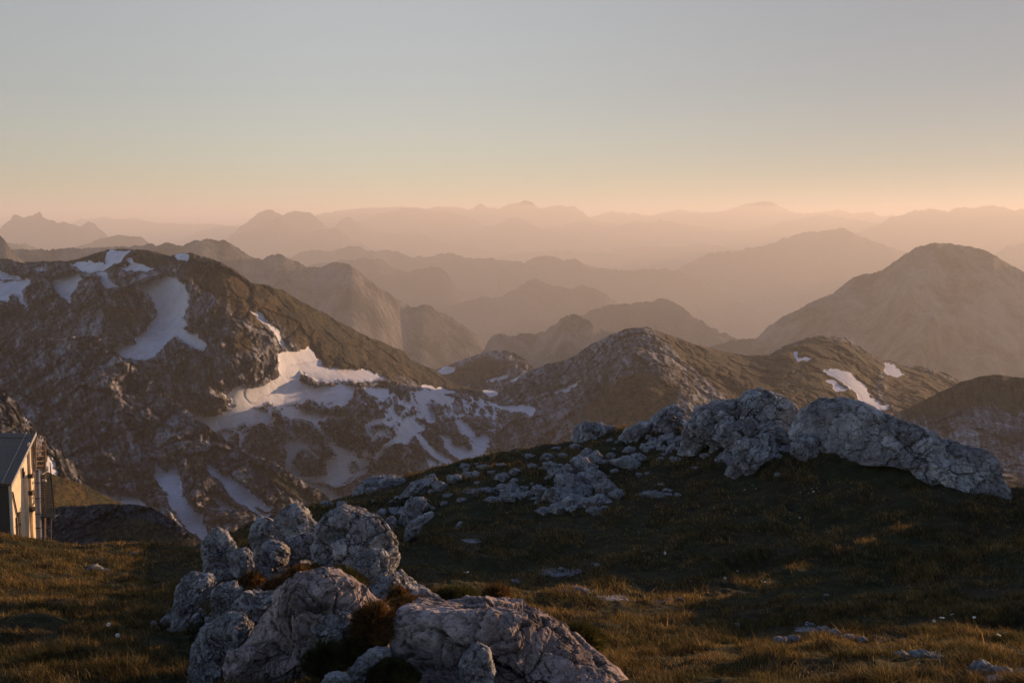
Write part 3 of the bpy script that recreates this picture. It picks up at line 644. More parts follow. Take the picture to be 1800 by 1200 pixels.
# ------------------------------------------------------------ rocks
def limestone(name, tint=(1, 1, 1), scale=1.0):
    m, n, b = nodes(name); p = pos(n); 
    big = noise(n, p, 1.3 * scale, 7, 0.62, 0.6); mid = noise(n, p, 6 * scale, 9, 0.7, 0.8); fine = noise(n, p, 42 * scale, 8, 0.72)
    v = N(n, 'TexVoronoi', Scale=3.2 * scale, feature='DISTANCE_TO_EDGE'); 
    wv = N(n, 'TexNoise', Scale=2.5 * scale, Detail=5.0); n.links.new(p, wv.inputs['Vector'])
    vm = n.nodes.new('ShaderNodeVectorMath'); vm.operation = 'MULTIPLY_ADD'; vm.inputs[1].default_value = (0.5, 0.5, 0.5)
    n.links.new(wv.outputs['Color'], vm.inputs[0]); n.links.new(p, vm.inputs[2]); n.links.new(vm.outputs[0], v.inputs['Vector'])
    base = ramp(n, big, [(0.3, tuple(0.20 * t for t in tint)), (0.45, tuple(0.36 * t for t in tint)), (0.6, tuple(0.50 * t for t in tint)), (0.72, (0.66, 0.66, 0.66))])
    c = mix(n, 1.0, base, ramp(n, mid, [(0.28, (0.42, 0.41, 0.41)), (0.48, (0.92, 0.91, 0.9)), (0.66, (1.25, 1.25, 1.25))]), 'MULTIPLY')
    c = mix(n, 1.0, c, ramp(n, fine, [(0.3, (0.55, 0.55, 0.55)), (0.5, (1, 1, 1)), (0.72, (1.3, 1.3, 1.3))]), 'MULTIPLY')
    lich = noise(n, p, 11 * scale, 6, 0.8, 1.5)                      # dark and rusty lichen blots
    c = mix(n, ramp(n, lich, [(0.54, (0, 0, 0)), (0.60, (0.85, 0.85, 0.85))]), c, (0.06, 0.055, 0.048))
    c = mix(n, ramp(n, noise(n, p, 2.2 * scale, 6, 0.7, 1.0), [(0.58, (0, 0, 0)), (0.72, (0.45, 0.45, 0.45))]), c, (0.27, 0.19, 0.15))
    ck = ramp(n, v.outputs['Distance'], [(0.0, (0.25, 0.25, 0.25)), (0.03, (1, 1, 1))])
    at = n.nodes.new('ShaderNodeAttribute'); at.attribute_name = 'tone'
    c = mix(n, 1.0, c, ramp(n, at.outputs['Fac'], [(0.1, (0.62, 0.60, 0.60)), (0.5, (1.0, 1.0, 1.0)), (0.9, (1.35, 1.33, 1.3))]), 'MULTIPLY')
    as_ = n.nodes.new('ShaderNodeAttribute'); as_.attribute_name = 'crevice_shade'
    c = mix(n, math_(n, 'MULTIPLY', as_.outputs['Fac'], 0.85), c, (0.035, 0.03, 0.022))  # crevice shade put into the colour as a dark brown
    n.links.new(c, b.inputs['Base Color'])
    h = math_(n, 'ADD', math_(n, 'MULTIPLY', mid, 0.55), math_(n, 'MULTIPLY', fine, 0.16))
    h = math_(n, 'ADD', h, math_(n, 'MULTIPLY', big, 0.5))
    bump(n, b, h, 1.0, 0.13 / scale)
    return m
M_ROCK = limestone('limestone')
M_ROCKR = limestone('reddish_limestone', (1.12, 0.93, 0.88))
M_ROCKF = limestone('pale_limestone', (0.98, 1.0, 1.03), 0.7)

_ico = {}
def ico(level):
    if level not in _ico:
        bm = bmesh.new(); bmesh.ops.create_icosphere(bm, subdivisions=level, radius=1.0)
        v = np.array([q.co[:] for q in bm.verts]); f = np.array([[q.index for q in t.verts] for t in bm.faces]); bm.free()
        _ico[level] = (v / np.linalg.norm(v, axis=1)[:, None], f)
    return _ico[level]

FOOT = []                                            # (x, y, rx, ry) of what stands on the grass
rock_id = [0]
def rock(outline, label=None, thick=0.8, mat=None, level=6, rough=0.10, cuts=14, depth=None, group=None, name='rock', ridge_=0.5, lean=0.0, sink=0.25, push=0.45, cat='rock', planes=(), wmin=0.0, chips=70, lo=0.87, yaw=0.0):
    """a boulder whose outline, seen from the path, follows `outline` (photo pixels); it stands on the ground at its foot"""
    rock_id[0] += 1; sd = rock_id[0] * 13.7
    P = np.array(outline, float)
    yb = P[:, 1].max(); xm = P[np.argsort(P[:, 1])[-3:], 0].mean(); cx0 = 0.5 * (P[:, 0].min() + P[:, 0].max())
    Yb = depth or hit(0.5 * (xm + cx0), min(yb, 1380))
    a, e = ray(P[:, 0], P[:, 1]); w_ = (a.max() - a.min()) * Yb; D = thick * w_ * 0.5
    Yr = Yb + D * push
    if depth is None: Yr = max(Yr, Yb)
    X, Z = a * Yr, e * Yr
    cx = 0.5 * (X.min() + X.max()); cz = 0.5 * (Z.min() + Z.max())
    # carry the lower half into the ground
    H = Z.max() - Z.min(); low = Z < cz; Z = np.where(low, cz - (cz - Z) * (1 + sink * 1.6) , Z)
    cz2 = 0.5 * (Z.min() + Z.max()); cz = cz * 0.5 + cz2 * 0.5
    n_, f_ = ico(level)
    th = np.linspace(-math.pi, math.pi, 361); r = np.zeros(361)
    Xo, Zo = X - cx, Z - cz
    for i in range(len(P)):
        x0, z0, x1, z1 = Xo[i], Zo[i], Xo[(i + 1) % len(P)], Zo[(i + 1) % len(P)]
        c_, s_ = np.cos(th), np.sin(th); ex, ez = x1 - x0, z1 - z0
        den = c_ * ez - s_ * ex
        with np.errstate(all='ignore'):
            t = (x0 * ez - z0 * ex) / den; u = np.where(np.abs(ex) > np.abs(ez), (t * c_ - x0) / ex, (t * s_ - z0) / ez)
        ok = (np.abs(den) > 1e-9) & (t > 0) & (u >= -1e-3) & (u <= 1.001)
        r = np.where(ok & (t > r), t, r)
    bad = r <= 0
    if bad.any(): r[bad] = np.interp(th[bad], th[~bad], r[~bad])
    k5 = np.hanning(9); k5 /= k5.sum(); r = np.convolve(np.concatenate([r[-5:-1], r, r[1:5]]), k5, 'valid')
    rs = np.random.RandomState(int(sd * 10) % 100000); cuts = cuts + 3
    lat = np.hypot(n_[:, 0], n_[:, 2]); theta = np.arctan2(n_[:, 2], n_[:, 0]); rr = np.interp(theta, th, r)
    # warp the directions a little so that the edges between faces run unevenly
    wp = np.stack([fbm(n_[:, 0] * 2.3 + sd + 31 * k, n_[:, 1] * 2.3, n_[:, 2] * 2.3, 5, 0.6) for k in range(3)], 1)
    m_ = n_ + 0.16 * wp; m_ /= np.linalg.norm(m_, axis=1)[:, None]
    q = np.ones(len(n_))
    for _ in range(cuts):                             # a few large broken faces, turned to the viewer
        d = rs.normal(size=3); d[1] = -abs(d[1]) - 0.15; d /= np.linalg.norm(d)
        c_ = m_ @ d; q = np.minimum(q, np.where(c_ > 0.05, rs.uniform(0.66, 0.92) / np.maximum(c_, 0.05), 9))
    for (d, dist) in planes:                          # the big faces the photo shows
        d = np.array(d, float); d /= np.linalg.norm(d); c_ = m_ @ d; q = np.minimum(q, np.where(c_ > 0.02, dist / np.maximum(c_, 0.02), 9))
    wgt = np.clip(np.abs(n_[:, 1]) * 1.5, 0, 1) ** 0.8
    q = 1 - (1 - q) * np.maximum(wgt, max(wmin, 0.35))
    q3 = np.ones(len(n_))
    for _ in range(chips):                             # many small chipped faces all over
        d = rs.normal(size=3); d /= np.linalg.norm(d)
        c_ = m_ @ d; q3 = np.minimum(q3, np.where(c_ > 0.05, rs.uniform(lo, 0.985) / np.maximum(c_, 0.05), 9))
    q = q * q3 * 1.07
    dep = n_[:, 1] * D * np.where(n_[:, 2] < 0, np.minimum(1 / np.sqrt(np.maximum(1 - n_[:, 2] ** 2, 1e-6)), 2.2), 1)   # the foot does not curl under
    V = np.stack([n_[:, 0] * rr, dep, n_[:, 2] * rr], 1) * q[:, None]
    s0 = 0.5 * (rr.mean() + D)
    ns = n_ * np.array([1, 1, 1.0]) + 0
    U = V / s0
    n1 = fbm(U[:, 0] * 1.3 + sd, U[:, 1] * 1.3, U[:, 2] * 1.3, 6, 0.55, ridged=True)
    n2 = fbm(U[:, 0] * 3.2, U[:, 1] * 3.2 + sd, U[:, 2] * 3.2, 6, 0.6)
    # joints: a few warped planes along which the rock has opened
    jd = 0
    for _ in range(3):
        d = rs.normal(size=3); d /= np.linalg.norm(d)
        g = U @ d * rs.uniform(1.2, 2.4) + 0.35 * noise3(U[:, 0] * 1.6, U[:, 1] * 1.6, U[:, 2] * 1.6 + sd) + rs.rand()
        t = np.abs(g - np.round(g)); jd = jd - 0.55 * np.exp(-(t / 0.022) ** 2) * np.clip(noise3(U[:, 0] * 2 + 5, U[:, 1] * 2, U[:, 2] * 2 + sd) * 2 + 0.6, 0, 1)
    b1, e1 = blocks(U[:, 0] * 1.9 + 0.5 * n2, U[:, 1] * 1.9 + sd, U[:, 2] * 1.9 + 0.5 * n1, seed=int(sd))
    b2, e2 = blocks(U[:, 0] * 5.5 + 0.6 * n2, U[:, 1] * 5.5 + sd, U[:, 2] * 5.5, seed=int(sd) + 3)
    n3 = fbm(U[:, 0] * 9, U[:, 1] * 9 + sd, U[:, 2] * 9, 5, 0.65)
    disp = s0 * rough * (0.3 * ridge_ * n1 + 0.7 * n2 + 1.7 * jd + 1.2 * b1 + 0.6 * b2 + 0.45 * n3 - 0.9 * np.exp(-(e1 / 0.04) ** 2) - 0.3 * np.exp(-(e2 / 0.06) ** 2))
    hc, _ = blocks(U[:, 0] * 1.9 + 0.5 * n2, U[:, 1] * 1.9 + sd, U[:, 2] * 1.9 + 0.5 * n1, seed=int(sd), slope=0.0)
    crevice_shade = np.clip(np.exp(-(e1 / 0.035) ** 2) * (0.9 + 1.2 * n2) - 0.9 * jd + 0.5 * np.exp(-(e2 / 0.05) ** 2) * (n1 > 0.1), 0, 1)  # painted darkening along joints and block edges, imitating shade in crevices
    V = V + ns * (disp * (0.55 + 0.45 * wgt))[:, None]
    V[:, 1] += lean * V[:, 2]
    V = V + np.array([cx, Yr, cz])
    if yaw: V = V * (1 + yaw * (V[:, 0] - cx) / Yr)[:, None]
    org = np.array([cx, Yr, cz - 0.6 * H])
    o = make_mesh(name, V - org, f_, mat or M_ROCK, smooth=level < 6, attrs={'crevice_shade': crevice_shade, 'tone': 0.5 + 0.6 * hc + 0.25 * n2}); o.location = tuple(org)
    tag(o, label, cat, group)
    FOOT.append((cx, Yr, 0.5 * (X.max() - X.min()) * 0.92, D * 0.9))
    return o

# the outcrop in front
rock([(395,1215),(400,1160),(440,1108),(468,1078),(500,1032),(522,1013),(548,1010),(575,1010),(600,1018),(640,1040),(665,1062),(690,1080),(690,1112),(650,1150),(600,1190),(550,1240),(470,1260)],
     'big angular boulder with a reddish left face at the bottom of the outcrop', 0.9, M_ROCKR, 7, 0.06, 0, depth=8.6, push=0.3, sink=0.1, planes=[((-.8,-.75,.22),.50),((.62,-.8,.12),.45),((.3,-.4,.9),.85)])
rock([(690,1090),(702,1072),(730,1066),(790,1065),(850,1068),(905,1074),(935,1084),(965,1098),(1000,1120),(1045,1150),(1085,1178),(1120,1212),(1130,1260),(900,1290),(760,1270),(690,1180)],
     'long sloping boulder with a sunlit right flank at the bottom edge', 0.75, M_ROCKR, 7, 0.06, 0, depth=8.2, push=0.35, sink=0.1, planes=[((-.35,-1,.12),.50),((.5,-.75,.55),.55),((.25,-.1,1),.9)])
rock([(536,1005),(545,962),(556,925),(575,903),(600,894),(632,897),(660,910),(680,930),(693,955),(695,978),(687,1003),(660,1020),(610,1030),(560,1025)],
     'large rounded boulder standing highest in the middle of the outcrop', 0.9, M_ROCK, 7, 0.075, 4, depth=12.6, planes=[((-.6,-.8,.25),.72),((.7,-.7,-.1),.7),((.1,-.9,.5),.74)])
rock([(608,1000),(618,975),(640,965),(672,968),(688,985),(692,1010),(672,1035),(645,1038),(615,1018)], 'lumpy rock leaning against the foot of the rounded boulder', 0.7, M_ROCK, 6, 0.10, 8, depth=11.6)
rock([(630,1055),(650,1035),(680,1018),(688,1005),(700,1010),(720,1032),(750,1040),(772,1055),(780,1068),(740,1078),(690,1080),(640,1075)], 'cracked rock slab running down right from the rounded boulder', 0.8, M_ROCK, 6, 0.11, 9, depth=10.8)
rock([(735,1040),(750,1036),(770,1046),(780,1064),(775,1072),(750,1070),(733,1058)], 'pale smooth stone at the right end of the cracked slab', 0.7, M_ROCKF, 5, 0.06, 6, depth=10.5)
rock([(694,1005),(708,1012),(722,1030),(712,1040),(696,1034),(688,1018)], 'small block wedged below the right side of the rounded boulder', 0.8, M_ROCK, 5, 0.1, 8, depth=11.2)
rock([(480,955),(480,912),(490,894),(512,886),(533,890),(548,905),(566,932),(574,950),(565,972),(540,984),(500,980)], 'pale domed boulder left of and behind the rounded boulder', 0.85, M_ROCK, 6, 0.06, 2, depth=14.6, planes=[((-.3,-.9,.3),.6),((.8,-.6,.2),.62)])
rock([(492,965),(505,945),(535,940),(560,935),(576,950),(572,975),(540,990),(505,985)], 'bluish rock at the foot of the pale domed boulder', 0.7, M_ROCKF, 6, 0.10, 9, depth=13.8)
rock([(436,950),(440,925),(452,912),(470,908),(484,915),(488,940),(482,962),(455,966)], 'dark blue rock in the shade behind the outcrop', 0.8, M_ROCKF, 5, 0.12, 9, depth=15.2)
rock([(356,1000),(355,960),(362,940),(380,930),(400,934),(414,955),(420,975),(412,1000),(385,1015),(365,1012)], 'tall pointed boulder at the left end of the outcrop', 0.8, M_ROCK, 6, 0.09, 8, depth=13.2)
rock([(402,992),(404,975),(415,964),(430,962),(443,972),(448,990),(436,1003),(412,1002)], 'round stone touching the tall pointed boulder', 0.9, M_ROCK, 6, 0.08, 7, depth=12.7)
rock([(455,975),(462,955),(478,950),(498,955),(510,972),(504,986),(480,990),(460,986)], 'small rugged rock below the pale domed boulder', 0.9, M_ROCK, 5, 0.13, 9, depth=13.0)
rock([(300,1068),(306,1035),(320,1010),(345,1002),(368,1006),(378,1020),(372,1045),(350,1062),(325,1080),(305,1090)], 'bluish boulder with white streaks at the left edge of the outcrop', 0.8, M_ROCKF, 6, 0.09, 8, depth=11.3)
rock([(368,1070),(372,1040),(388,1024),(412,1022),(428,1036),(424,1060),(405,1078),(380,1082)], 'dark cracked boulder between the bluish one and the big angular one', 0.9, M_ROCK, 6, 0.12, 9, depth=10.9)
rock([(402,1078),(412,1052),(435,1040),(470,1044),(500,1040),(492,1062),(460,1078),(425,1088)], 'flat-topped rock left of the big angular boulder', 0.9, M_ROCK, 6, 0.12, 9, depth=10.4)
rock([(324,1200),(330,1150),(340,1115),(362,1090),(395,1078),(430,1082),(448,1098),(440,1120),(415,1150),(395,1180),(370,1210),(335,1230)], 'broad boulder with shaded hollows at the lower left of the outcrop', 0.85, M_ROCK, 7, 0.10, 10, depth=9.0)
rock([(390,1180),(400,1150),(430,1130),(450,1140),(440,1190),(410,1230)], 'narrow rock in the gap under the big angular boulder', 0.9, M_ROCKR, 5, 0.1, 8, depth=8.3)
rock([(540,1130),(548,1095),(575,1080),(612,1082),(640,1100),(640,1130),(600,1145),(560,1148)], 'shattered dark rock in the hollow right of the big angular boulder', 0.7, M_ROCK, 6, 0.16, 10, depth=8.5)
rock([(600,1190),(625,1160),(650,1142),(680,1136),(690,1150),(660,1172),(630,1205)], 'slanting bluish rock in the hollow at the bottom', 0.8, M_ROCKF, 5, 0.12, 8, depth=7.9)
rock([(556,1215),(566,1190),(590,1182),(612,1190),(618,1215),(590,1228)], 'blocky stone at the bottom edge left of the cushion plant', 0.9, M_ROCKF, 5, 0.1, 8, depth=7.6)
rock([(800,1215),(812,1150),(838,1128),(860,1140),(870,1180),(865,1225)], 'knobbly rock against the front of the long sloping boulder', 0.7, M_ROCK, 5, 0.12, 8, depth=7.9)
# the knoll crest
rock([(1390,800),(1388,770),(1398,742),(1412,722),(1440,710),(1480,704),(1520,711),(1560,727),(1610,745),(1650,768),(1690,785),(1722,788),(1745,800),(1770,825),(1790,850),(1812,868),(1780,874),(1740,868),(1690,862),(1640,842),(1600,815),(1560,798),(1500,800),(1450,802)],
     'long whale-backed boulder along the knoll crest at the right', 0.45, M_ROCKF, 7, 0.06, 6, depth=22.8, yaw=-0.8, push=0.2, sink=0.5, planes=[((-.2,-.8,.55),.62),((.4,-.8,.35),.6),((0,-1,-.1),.66)])
rock([(1806,900),(1822,840),(1850,800),(1900,768),(1980,742),(2070,735),(2160,770),(2180,880),(1990,920)], 'added unseen pale rock beyond the right edge, shading the meadow', 0.5, M_ROCKF, 5, 0.1, 9, depth=20.8, sink=0.5)  # added out of view to close a gap and shade the meadow
rock([(1200,745),(1232,716),(1250,711),(1272,708),(1300,702),(1312,692),(1334,685),(1356,691),(1380,703),(1400,722),(1404,745),(1390,768),(1340,775),(1280,770),(1230,765)],
     'highest rugged crag on the knoll crest left of the whale-backed boulder', 0.6, M_ROCKF, 7, 0.11, 9, planes=[((-.5,-.8,.5),.6),((.5,-.8,.2),.62),((0,-.8,.7),.62)])
rock([(1190,790),(1198,760),(1220,735),(1260,722),(1280,740),(1260,765),(1225,785),(1205,798)], 'fluted rock sloping down left from the crag', 0.6, M_ROCKF, 6, 0.13, 9)
rock([(1255,770),(1275,745),(1320,738),(1370,745),(1395,765),(1380,785),(1330,790),(1280,785)], 'broken ledge at the foot of the crag', 0.6, M_ROCKF, 6, 0.16, 11)
rock([(1125,755),(1148,733),(1165,718),(1188,711),(1204,722),(1218,740),(1200,755),(1160,760)], 'lumpy crest rock left of the crag', 0.7, M_ROCKF, 6, 0.12, 9)
rock([(1212,728),(1228,712),(1246,710),(1252,722),(1235,735)], 'small crest stone between the lumpy rock and the crag', 0.8, M_ROCKF, 5, 0.12, 8)
rock([(1004,768),(1010,748),(1028,741),(1060,744),(1082,748),(1078,760),(1045,768),(1020,775)], 'bluish rock at the top of the sunlit grass crest', 0.8, M_ROCKF, 6, 0.10, 8)
rock([(1085,768),(1100,755),(1125,742),(1150,740),(1150,756),(1120,768),(1095,774)], 'low rock at the crest beside the lumpy one', 0.7, M_ROCKF, 5, 0.1, 8)
rock([(1388,795),(1395,770),(1415,762),(1440,770),(1440,800),(1410,806)], 'rounded foot stone at the left end of the whale-backed boulder', 0.8, M_ROCKF, 5, 0.1, 8)
rock([(1278,830),(1290,795),(1300,778),(1330,770),(1352,785),(1345,810),(1325,832),(1295,836)], 'knobbly rock below the ledge in the dark grass', 0.7, M_ROCKF, 6, 0.14, 10)
rock([(1274,832),(1280,818),(1295,815),(1304,825),(1298,836),(1280,837)], 'small round stone left of the knobbly rock', 0.9, M_ROCKF, 5, 0.07, 6)
rock([(1195,790),(1200,775),(1225,768),(1250,766),(1240,778),(1222,788),(1216,800),(1200,798)], 'pale jagged rock below the fluted one', 0.7, M_ROCKF, 5, 0.12, 9)
rock([(616,880),(622,862),(640,846),(665,836),(690,837),(712,845),(700,858),(665,868),(640,880)], 'split bluish rock at the left end of the knoll', 0.8, M_ROCKF, 6, 0.10, 9, depth=29.8)
rock([(704,905),(710,885),(722,872),(745,872),(752,882),(740,900),(722,915),(708,918)], 'upper slab of the tilted rocks in the dark heather', 0.6, M_ROCKF, 6, 0.11, 9)
rock([(704,945),(712,925),(735,908),(760,898),(765,905),(745,922),(725,940),(708,948)], 'lower slab of the tilted rocks in the dark heather', 0.6, M_ROCKF, 6, 0.11, 9)
rock([(672,925),(678,910),(690,905),(698,915),(694,930),(680,934)], 'small stone left of the tilted slabs', 0.8, M_ROCKF, 5, 0.1, 8)
rock([(797,928),(806,917),(813,916),(812,925),(802,930)], 'lone wedge-shaped stone in the meadow right of the tilted slabs', 0.8, M_ROCKF, 4, 0.09, 7)
rock([(700,870),(720,850),(745,842),(765,838),(770,846),(740,858),(715,872)], 'flat rock among the sunlit grass at the left of the knoll', 0.8, M_ROCKF, 5, 0.1, 8)
# weathered rocks in the turf of the knoll: x, y, width, height
spots = [(985,868,62,26),(950,862,40,18),(1005,848,60,34),(1040,842,56,34),(1068,858,48,30),(1025,820,50,36),(1045,804,40,22),(1030,795,30,18),(975,832,34,20),(995,826,30,26),(965,818,30,14),
 (1050,880,50,18),(1085,868,30,14),(1010,885,52,22),(985,892,60,16),(960,898,44,12),(1045,897,36,12),(1062,892,20,8),(930,870,50,12),(900,872,60,14),(870,878,44,12),(890,858,46,14),(920,862,34,12),
 (855,862,30,10),(1100,812,56,22),(1118,804,36,14),(1062,812,30,10),(1108,790,26,10),(1142,790,30,12),(1075,800,24,10),(1168,788,26,10),(1190,808,30,12),(1140,768,16,8),(1165,768,16,8),(1205,772,22,9),
 (1145,868,30,9),(1172,862,20,8),(1190,868,14,6),(1160,852,16,6),(880,838,30,10),(905,828,26,10),(935,818,26,10),(960,802,30,12),(990,800,22,9),(1010,784,22,8),(980,788,18,7),(930,800,20,7),
 (830,835,40,12),(800,840,34,12),(775,852,36,12),(820,818,26,8),(760,838,30,9),(850,820,30,8),(740,862,24,9),(790,870,22,7),(812,878,20,7),(1366,833,14,8),(1240,800,22,9),(1262,786,30,14),(1222,822,16,6),
 (655,862,30,14),(670,900,22,12),(640,905,26,10),(600,885,22,10),(575,884,26,9),(690,895,20,9),(745,880,18,8),(700,880,18,8)]
rs = np.random.RandomState(5)
for _ in range(46):                                   # scattered small ones between them
    x_ = rs.uniform(640, 1180); top_ = float(np.interp(x_, [640, 760, 850, 1010, 1180], [880, 832, 812, 778, 760]))
    spots.append((x_, rs.uniform(top_, top_ + 70), rs.uniform(7, 20), rs.uniform(4, 8)))
for i, (x, y, w_, h_) in enumerate(spots):
    k = 7; an = np.linspace(0, 2 * math.pi, k, endpoint=False) + rs.uniform(-.35, .35, k)
    rr = rs.uniform(0.8, 1.25, k)
    pl = [(x + 0.5 * w_ * r_ * math.cos(t) * (1 if math.sin(t) < 0.3 else 0.92), y - 0.5 * h_ * r_ * math.sin(t)) for t, r_ in zip(an, rr)]
    rock(pl, 'weathered pale rock set in the turf of the knoll', 0.8, M_ROCKF, 5 if w_ > 24 else 4, 0.085, 9, wmin=0.55, chips=22, lo=0.72, group='weathered rocks in the turf of the knoll', sink=0.5)
# bits of rock in the meadows
bits = [(165,998,32,10),(182,1004,26,9),(235,972,16,6),(270,1095,14,9),(291,1090,26,14),(335,1085,20,10),(350,1074,24,12),(905,1022,18,9),(965,1006,18,8),(985,1000,12,7),(1000,1010,10,6),(1020,1038,36,10),(998,1040,14,7),(1078,1050,20,9),(1095,1054,24,8),
 (1050,992,14,7),(1040,1018,10,5),(1175,1054,18,7),(1195,1052,14,5),(1240,1056,12,4),(1453,1046,14,6),(1215,1022,10,6),(1370,1125,30,14),(1395,1122,26,12),(1425,1100,24,16),(1448,1106,30,14),(1468,1112,26,14),(1490,1118,24,9),(1515,1122,20,8),
 (1585,1152,40,16),(1620,1150,44,20),(1650,1158,30,14),(1680,1162,24,12),(1566,1140,20,10),(1462,1158,20,8),(1410,1098,14,7),(1728,1178,56,34),(1765,1184,44,28),(1795,1186,34,24),(1750,1196,40,20),(1280,1120,10,5),(1295,1096,12,5)]
for i, (x, y, w_, h_) in enumerate(bits):
    k = 10; an = np.linspace(0, 2 * math.pi, k, endpoint=False) + rs.uniform(-.25, .25, k); rr = rs.uniform(0.78, 1.12, k)
    pl = [(x + 0.5 * w_ * r_ * math.cos(t), y - 0.5 * h_ * r_ * math.sin(t)) for t, r_ in zip(an, rr)]
    rock(pl, 'small pale stone lying in the meadow grass', 0.9, M_ROCKF if x > 800 else M_ROCK, 5 if w_ > 25 else 4, 0.10, 8, wmin=0.5, chips=22, lo=0.74, group='small stones in the meadow grass', sink=0.4, name='stone', cat='stone')
mids = [(470,1000,44,20),(430,1006,36,16),(500,1008,40,18),(530,998,30,14),(455,1014,30,14),(482,1022,36,14),(410,1014,24,12),(392,1032,26,14),(520,988,30,16),(340,1088,40,18),(372,1090,30,14),(318,1100,26,12),(296,1084,20,10),
 (660,1128,30,18),(640,1166,40,22),(702,1150,36,20),(722,1176,42,24),(676,1196,40,20),(752,1190,40,24),(782,1166,30,20),(600,1160,30,18),(590,1190,34,20),(640,1196,36,18),(610,1066,40,16),(590,1050,34,16),(560,1003,30,14),(445,988,26,14),(420,1044,22,12),(452,1090,30,16)]
for i, (x, y, w_, h_) in enumerate(mids):
    k = 7; an = np.linspace(0, 2 * math.pi, k, endpoint=False) + rs.uniform(-.35, .35, k); rr = rs.uniform(0.8, 1.25, k)
    pl = [(x + 0.5 * w_ * r_ * math.cos(t), y - 0.5 * h_ * r_ * math.sin(t)) for t, r_ in zip(an, rr)]
    rock(pl, 'fist-to-head-sized broken rock wedged between the boulders of the outcrop', 0.9, M_ROCK if i % 2 else M_ROCKF, 5, 0.09, 9, chips=22, lo=0.72, group='broken rocks wedged in the outcrop', sink=0.5, wmin=0.5)
# rubble between the boulders of the outcrop: four stones of different shape, copied
protos = []
for i in range(5):
    n_, f_ = ico(4); d = rs.normal(size=(9, 3)); d /= np.linalg.norm(d, axis=1)[:, None]
    q = np.ones(len(n_))
    for dd in d: c_ = n_ @ dd; q = np.minimum(q, np.where(c_ > 0.05, rs.uniform(0.6, 0.85) / np.maximum(c_, 0.05), 9))
    V = n_ * q[:, None] * np.array([1.0, 0.8, 0.65]); V = V + n_ * (0.09 * fbm(V[:, 0] * 2 + i * 9, V[:, 1] * 2, V[:, 2] * 2, 5, 0.6))[:, None]
    me = bpy.data.meshes.new('stone'); me.from_pydata(V.tolist(), [], f_.tolist()); me.polygons.foreach_set('use_smooth', np.ones(len(f_), dtype=bool))
    at_ = me.attributes.new('tone', 'FLOAT', 'POINT'); at_.data.foreach_set('value', np.full(len(n_), 0.3 + 0.1 * i, dtype=np.float32))
    me.materials.append(M_ROCK if i % 2 else M_ROCKF); protos.append(me)
areas = [(455,995,75,16,60),(440,1005,60,10,25),(470,1068,50,22,22),(345,1092,55,16,16),(640,1150,80,45,60),(700,1185,60,25,34),(600,1195,70,18,24),(585,1060,50,10,8),(500,990,30,12,18),(730,1082,40,5,8)]
for (x, y, rx, ry, cnt) in areas:
    for _ in range(int(cnt)):
        px_ = x + rx * rs.normal() * 0.5; py_ = min(y + ry * rs.normal() * 0.5, 1215)
        Yh = hit(px_, py_); a_, e_ = ray(px_, py_)
        X_ = float(a_) * Yh
        o = bpy.data.objects.new('stone', protos[rs.randint(5)]); S.collection.objects.link(o)
        s_ = rs.uniform(0.025, 0.085) * (1.4 if rs.rand() < 0.15 else 1)
        lift = 0.10 if 990 < py_ < 1020 else 0.0
        o.location = (X_, Yh, float(gz(X_, Yh)) + s_ * 0.3 + lift); o.scale = (s_ * rs.uniform(.8, 1.4), s_, s_ * rs.uniform(.7, 1.1)); o.rotation_euler = tuple(rs.uniform(0, 6.28, 3) * np.array([.15, .15, 1]))
        tag(o, 'loose rubble stone between the boulders of the outcrop', 'stone', 'rubble between the boulders')
# ------------------------------------------------------------ the hut with its steep lean-to roof, and the metal staircase
def simple(name, col, rough=0.8, metal=0.0, var=0.25, scale=6.0, stretch=(1, 1, 1)):
    m, n, b = nodes(name); p = pos(n, stretch); f = noise(n, p, scale, 6, 0.7)
    c = ramp(n, f, [(0.3, tuple(v * (1 - var) for v in col)), (0.7, tuple(min(1, v * (1 + var)) for v in col))])
    n.links.new(c, b.inputs['Base Color']); b.inputs['Roughness'].default_value = rough; b.inputs['Metallic'].default_value = metal
    bump(n, b, f, 0.3, 0.02); return m
M_PLASTER = simple('cream_render', (0.78, 0.66, 0.48), 0.9, var=0.12, scale=2.0)
M_DARKWOOD = simple('dark_boards', (0.045, 0.04, 0.04), 0.8, var=0.4, scale=3, stretch=(1, 1, 9))
M_SLATE = simple('grey_shingles', (0.15, 0.138, 0.128), 0.85, var=0.3, scale=4, stretch=(1, 6, 6))
M_STEEL = simple('weathered_steel', (0.30, 0.28, 0.26), 0.45, 0.7, 0.3)
M_DARKSTEEL = simple('dark_steel', (0.06, 0.055, 0.05), 0.5, 0.5)
M_TRIM = simple('pale_trim', (0.4, 0.38, 0.36), 0.7)
M_GLASS = simple('dark_window', (0.02, 0.02, 0.025), 0.15)

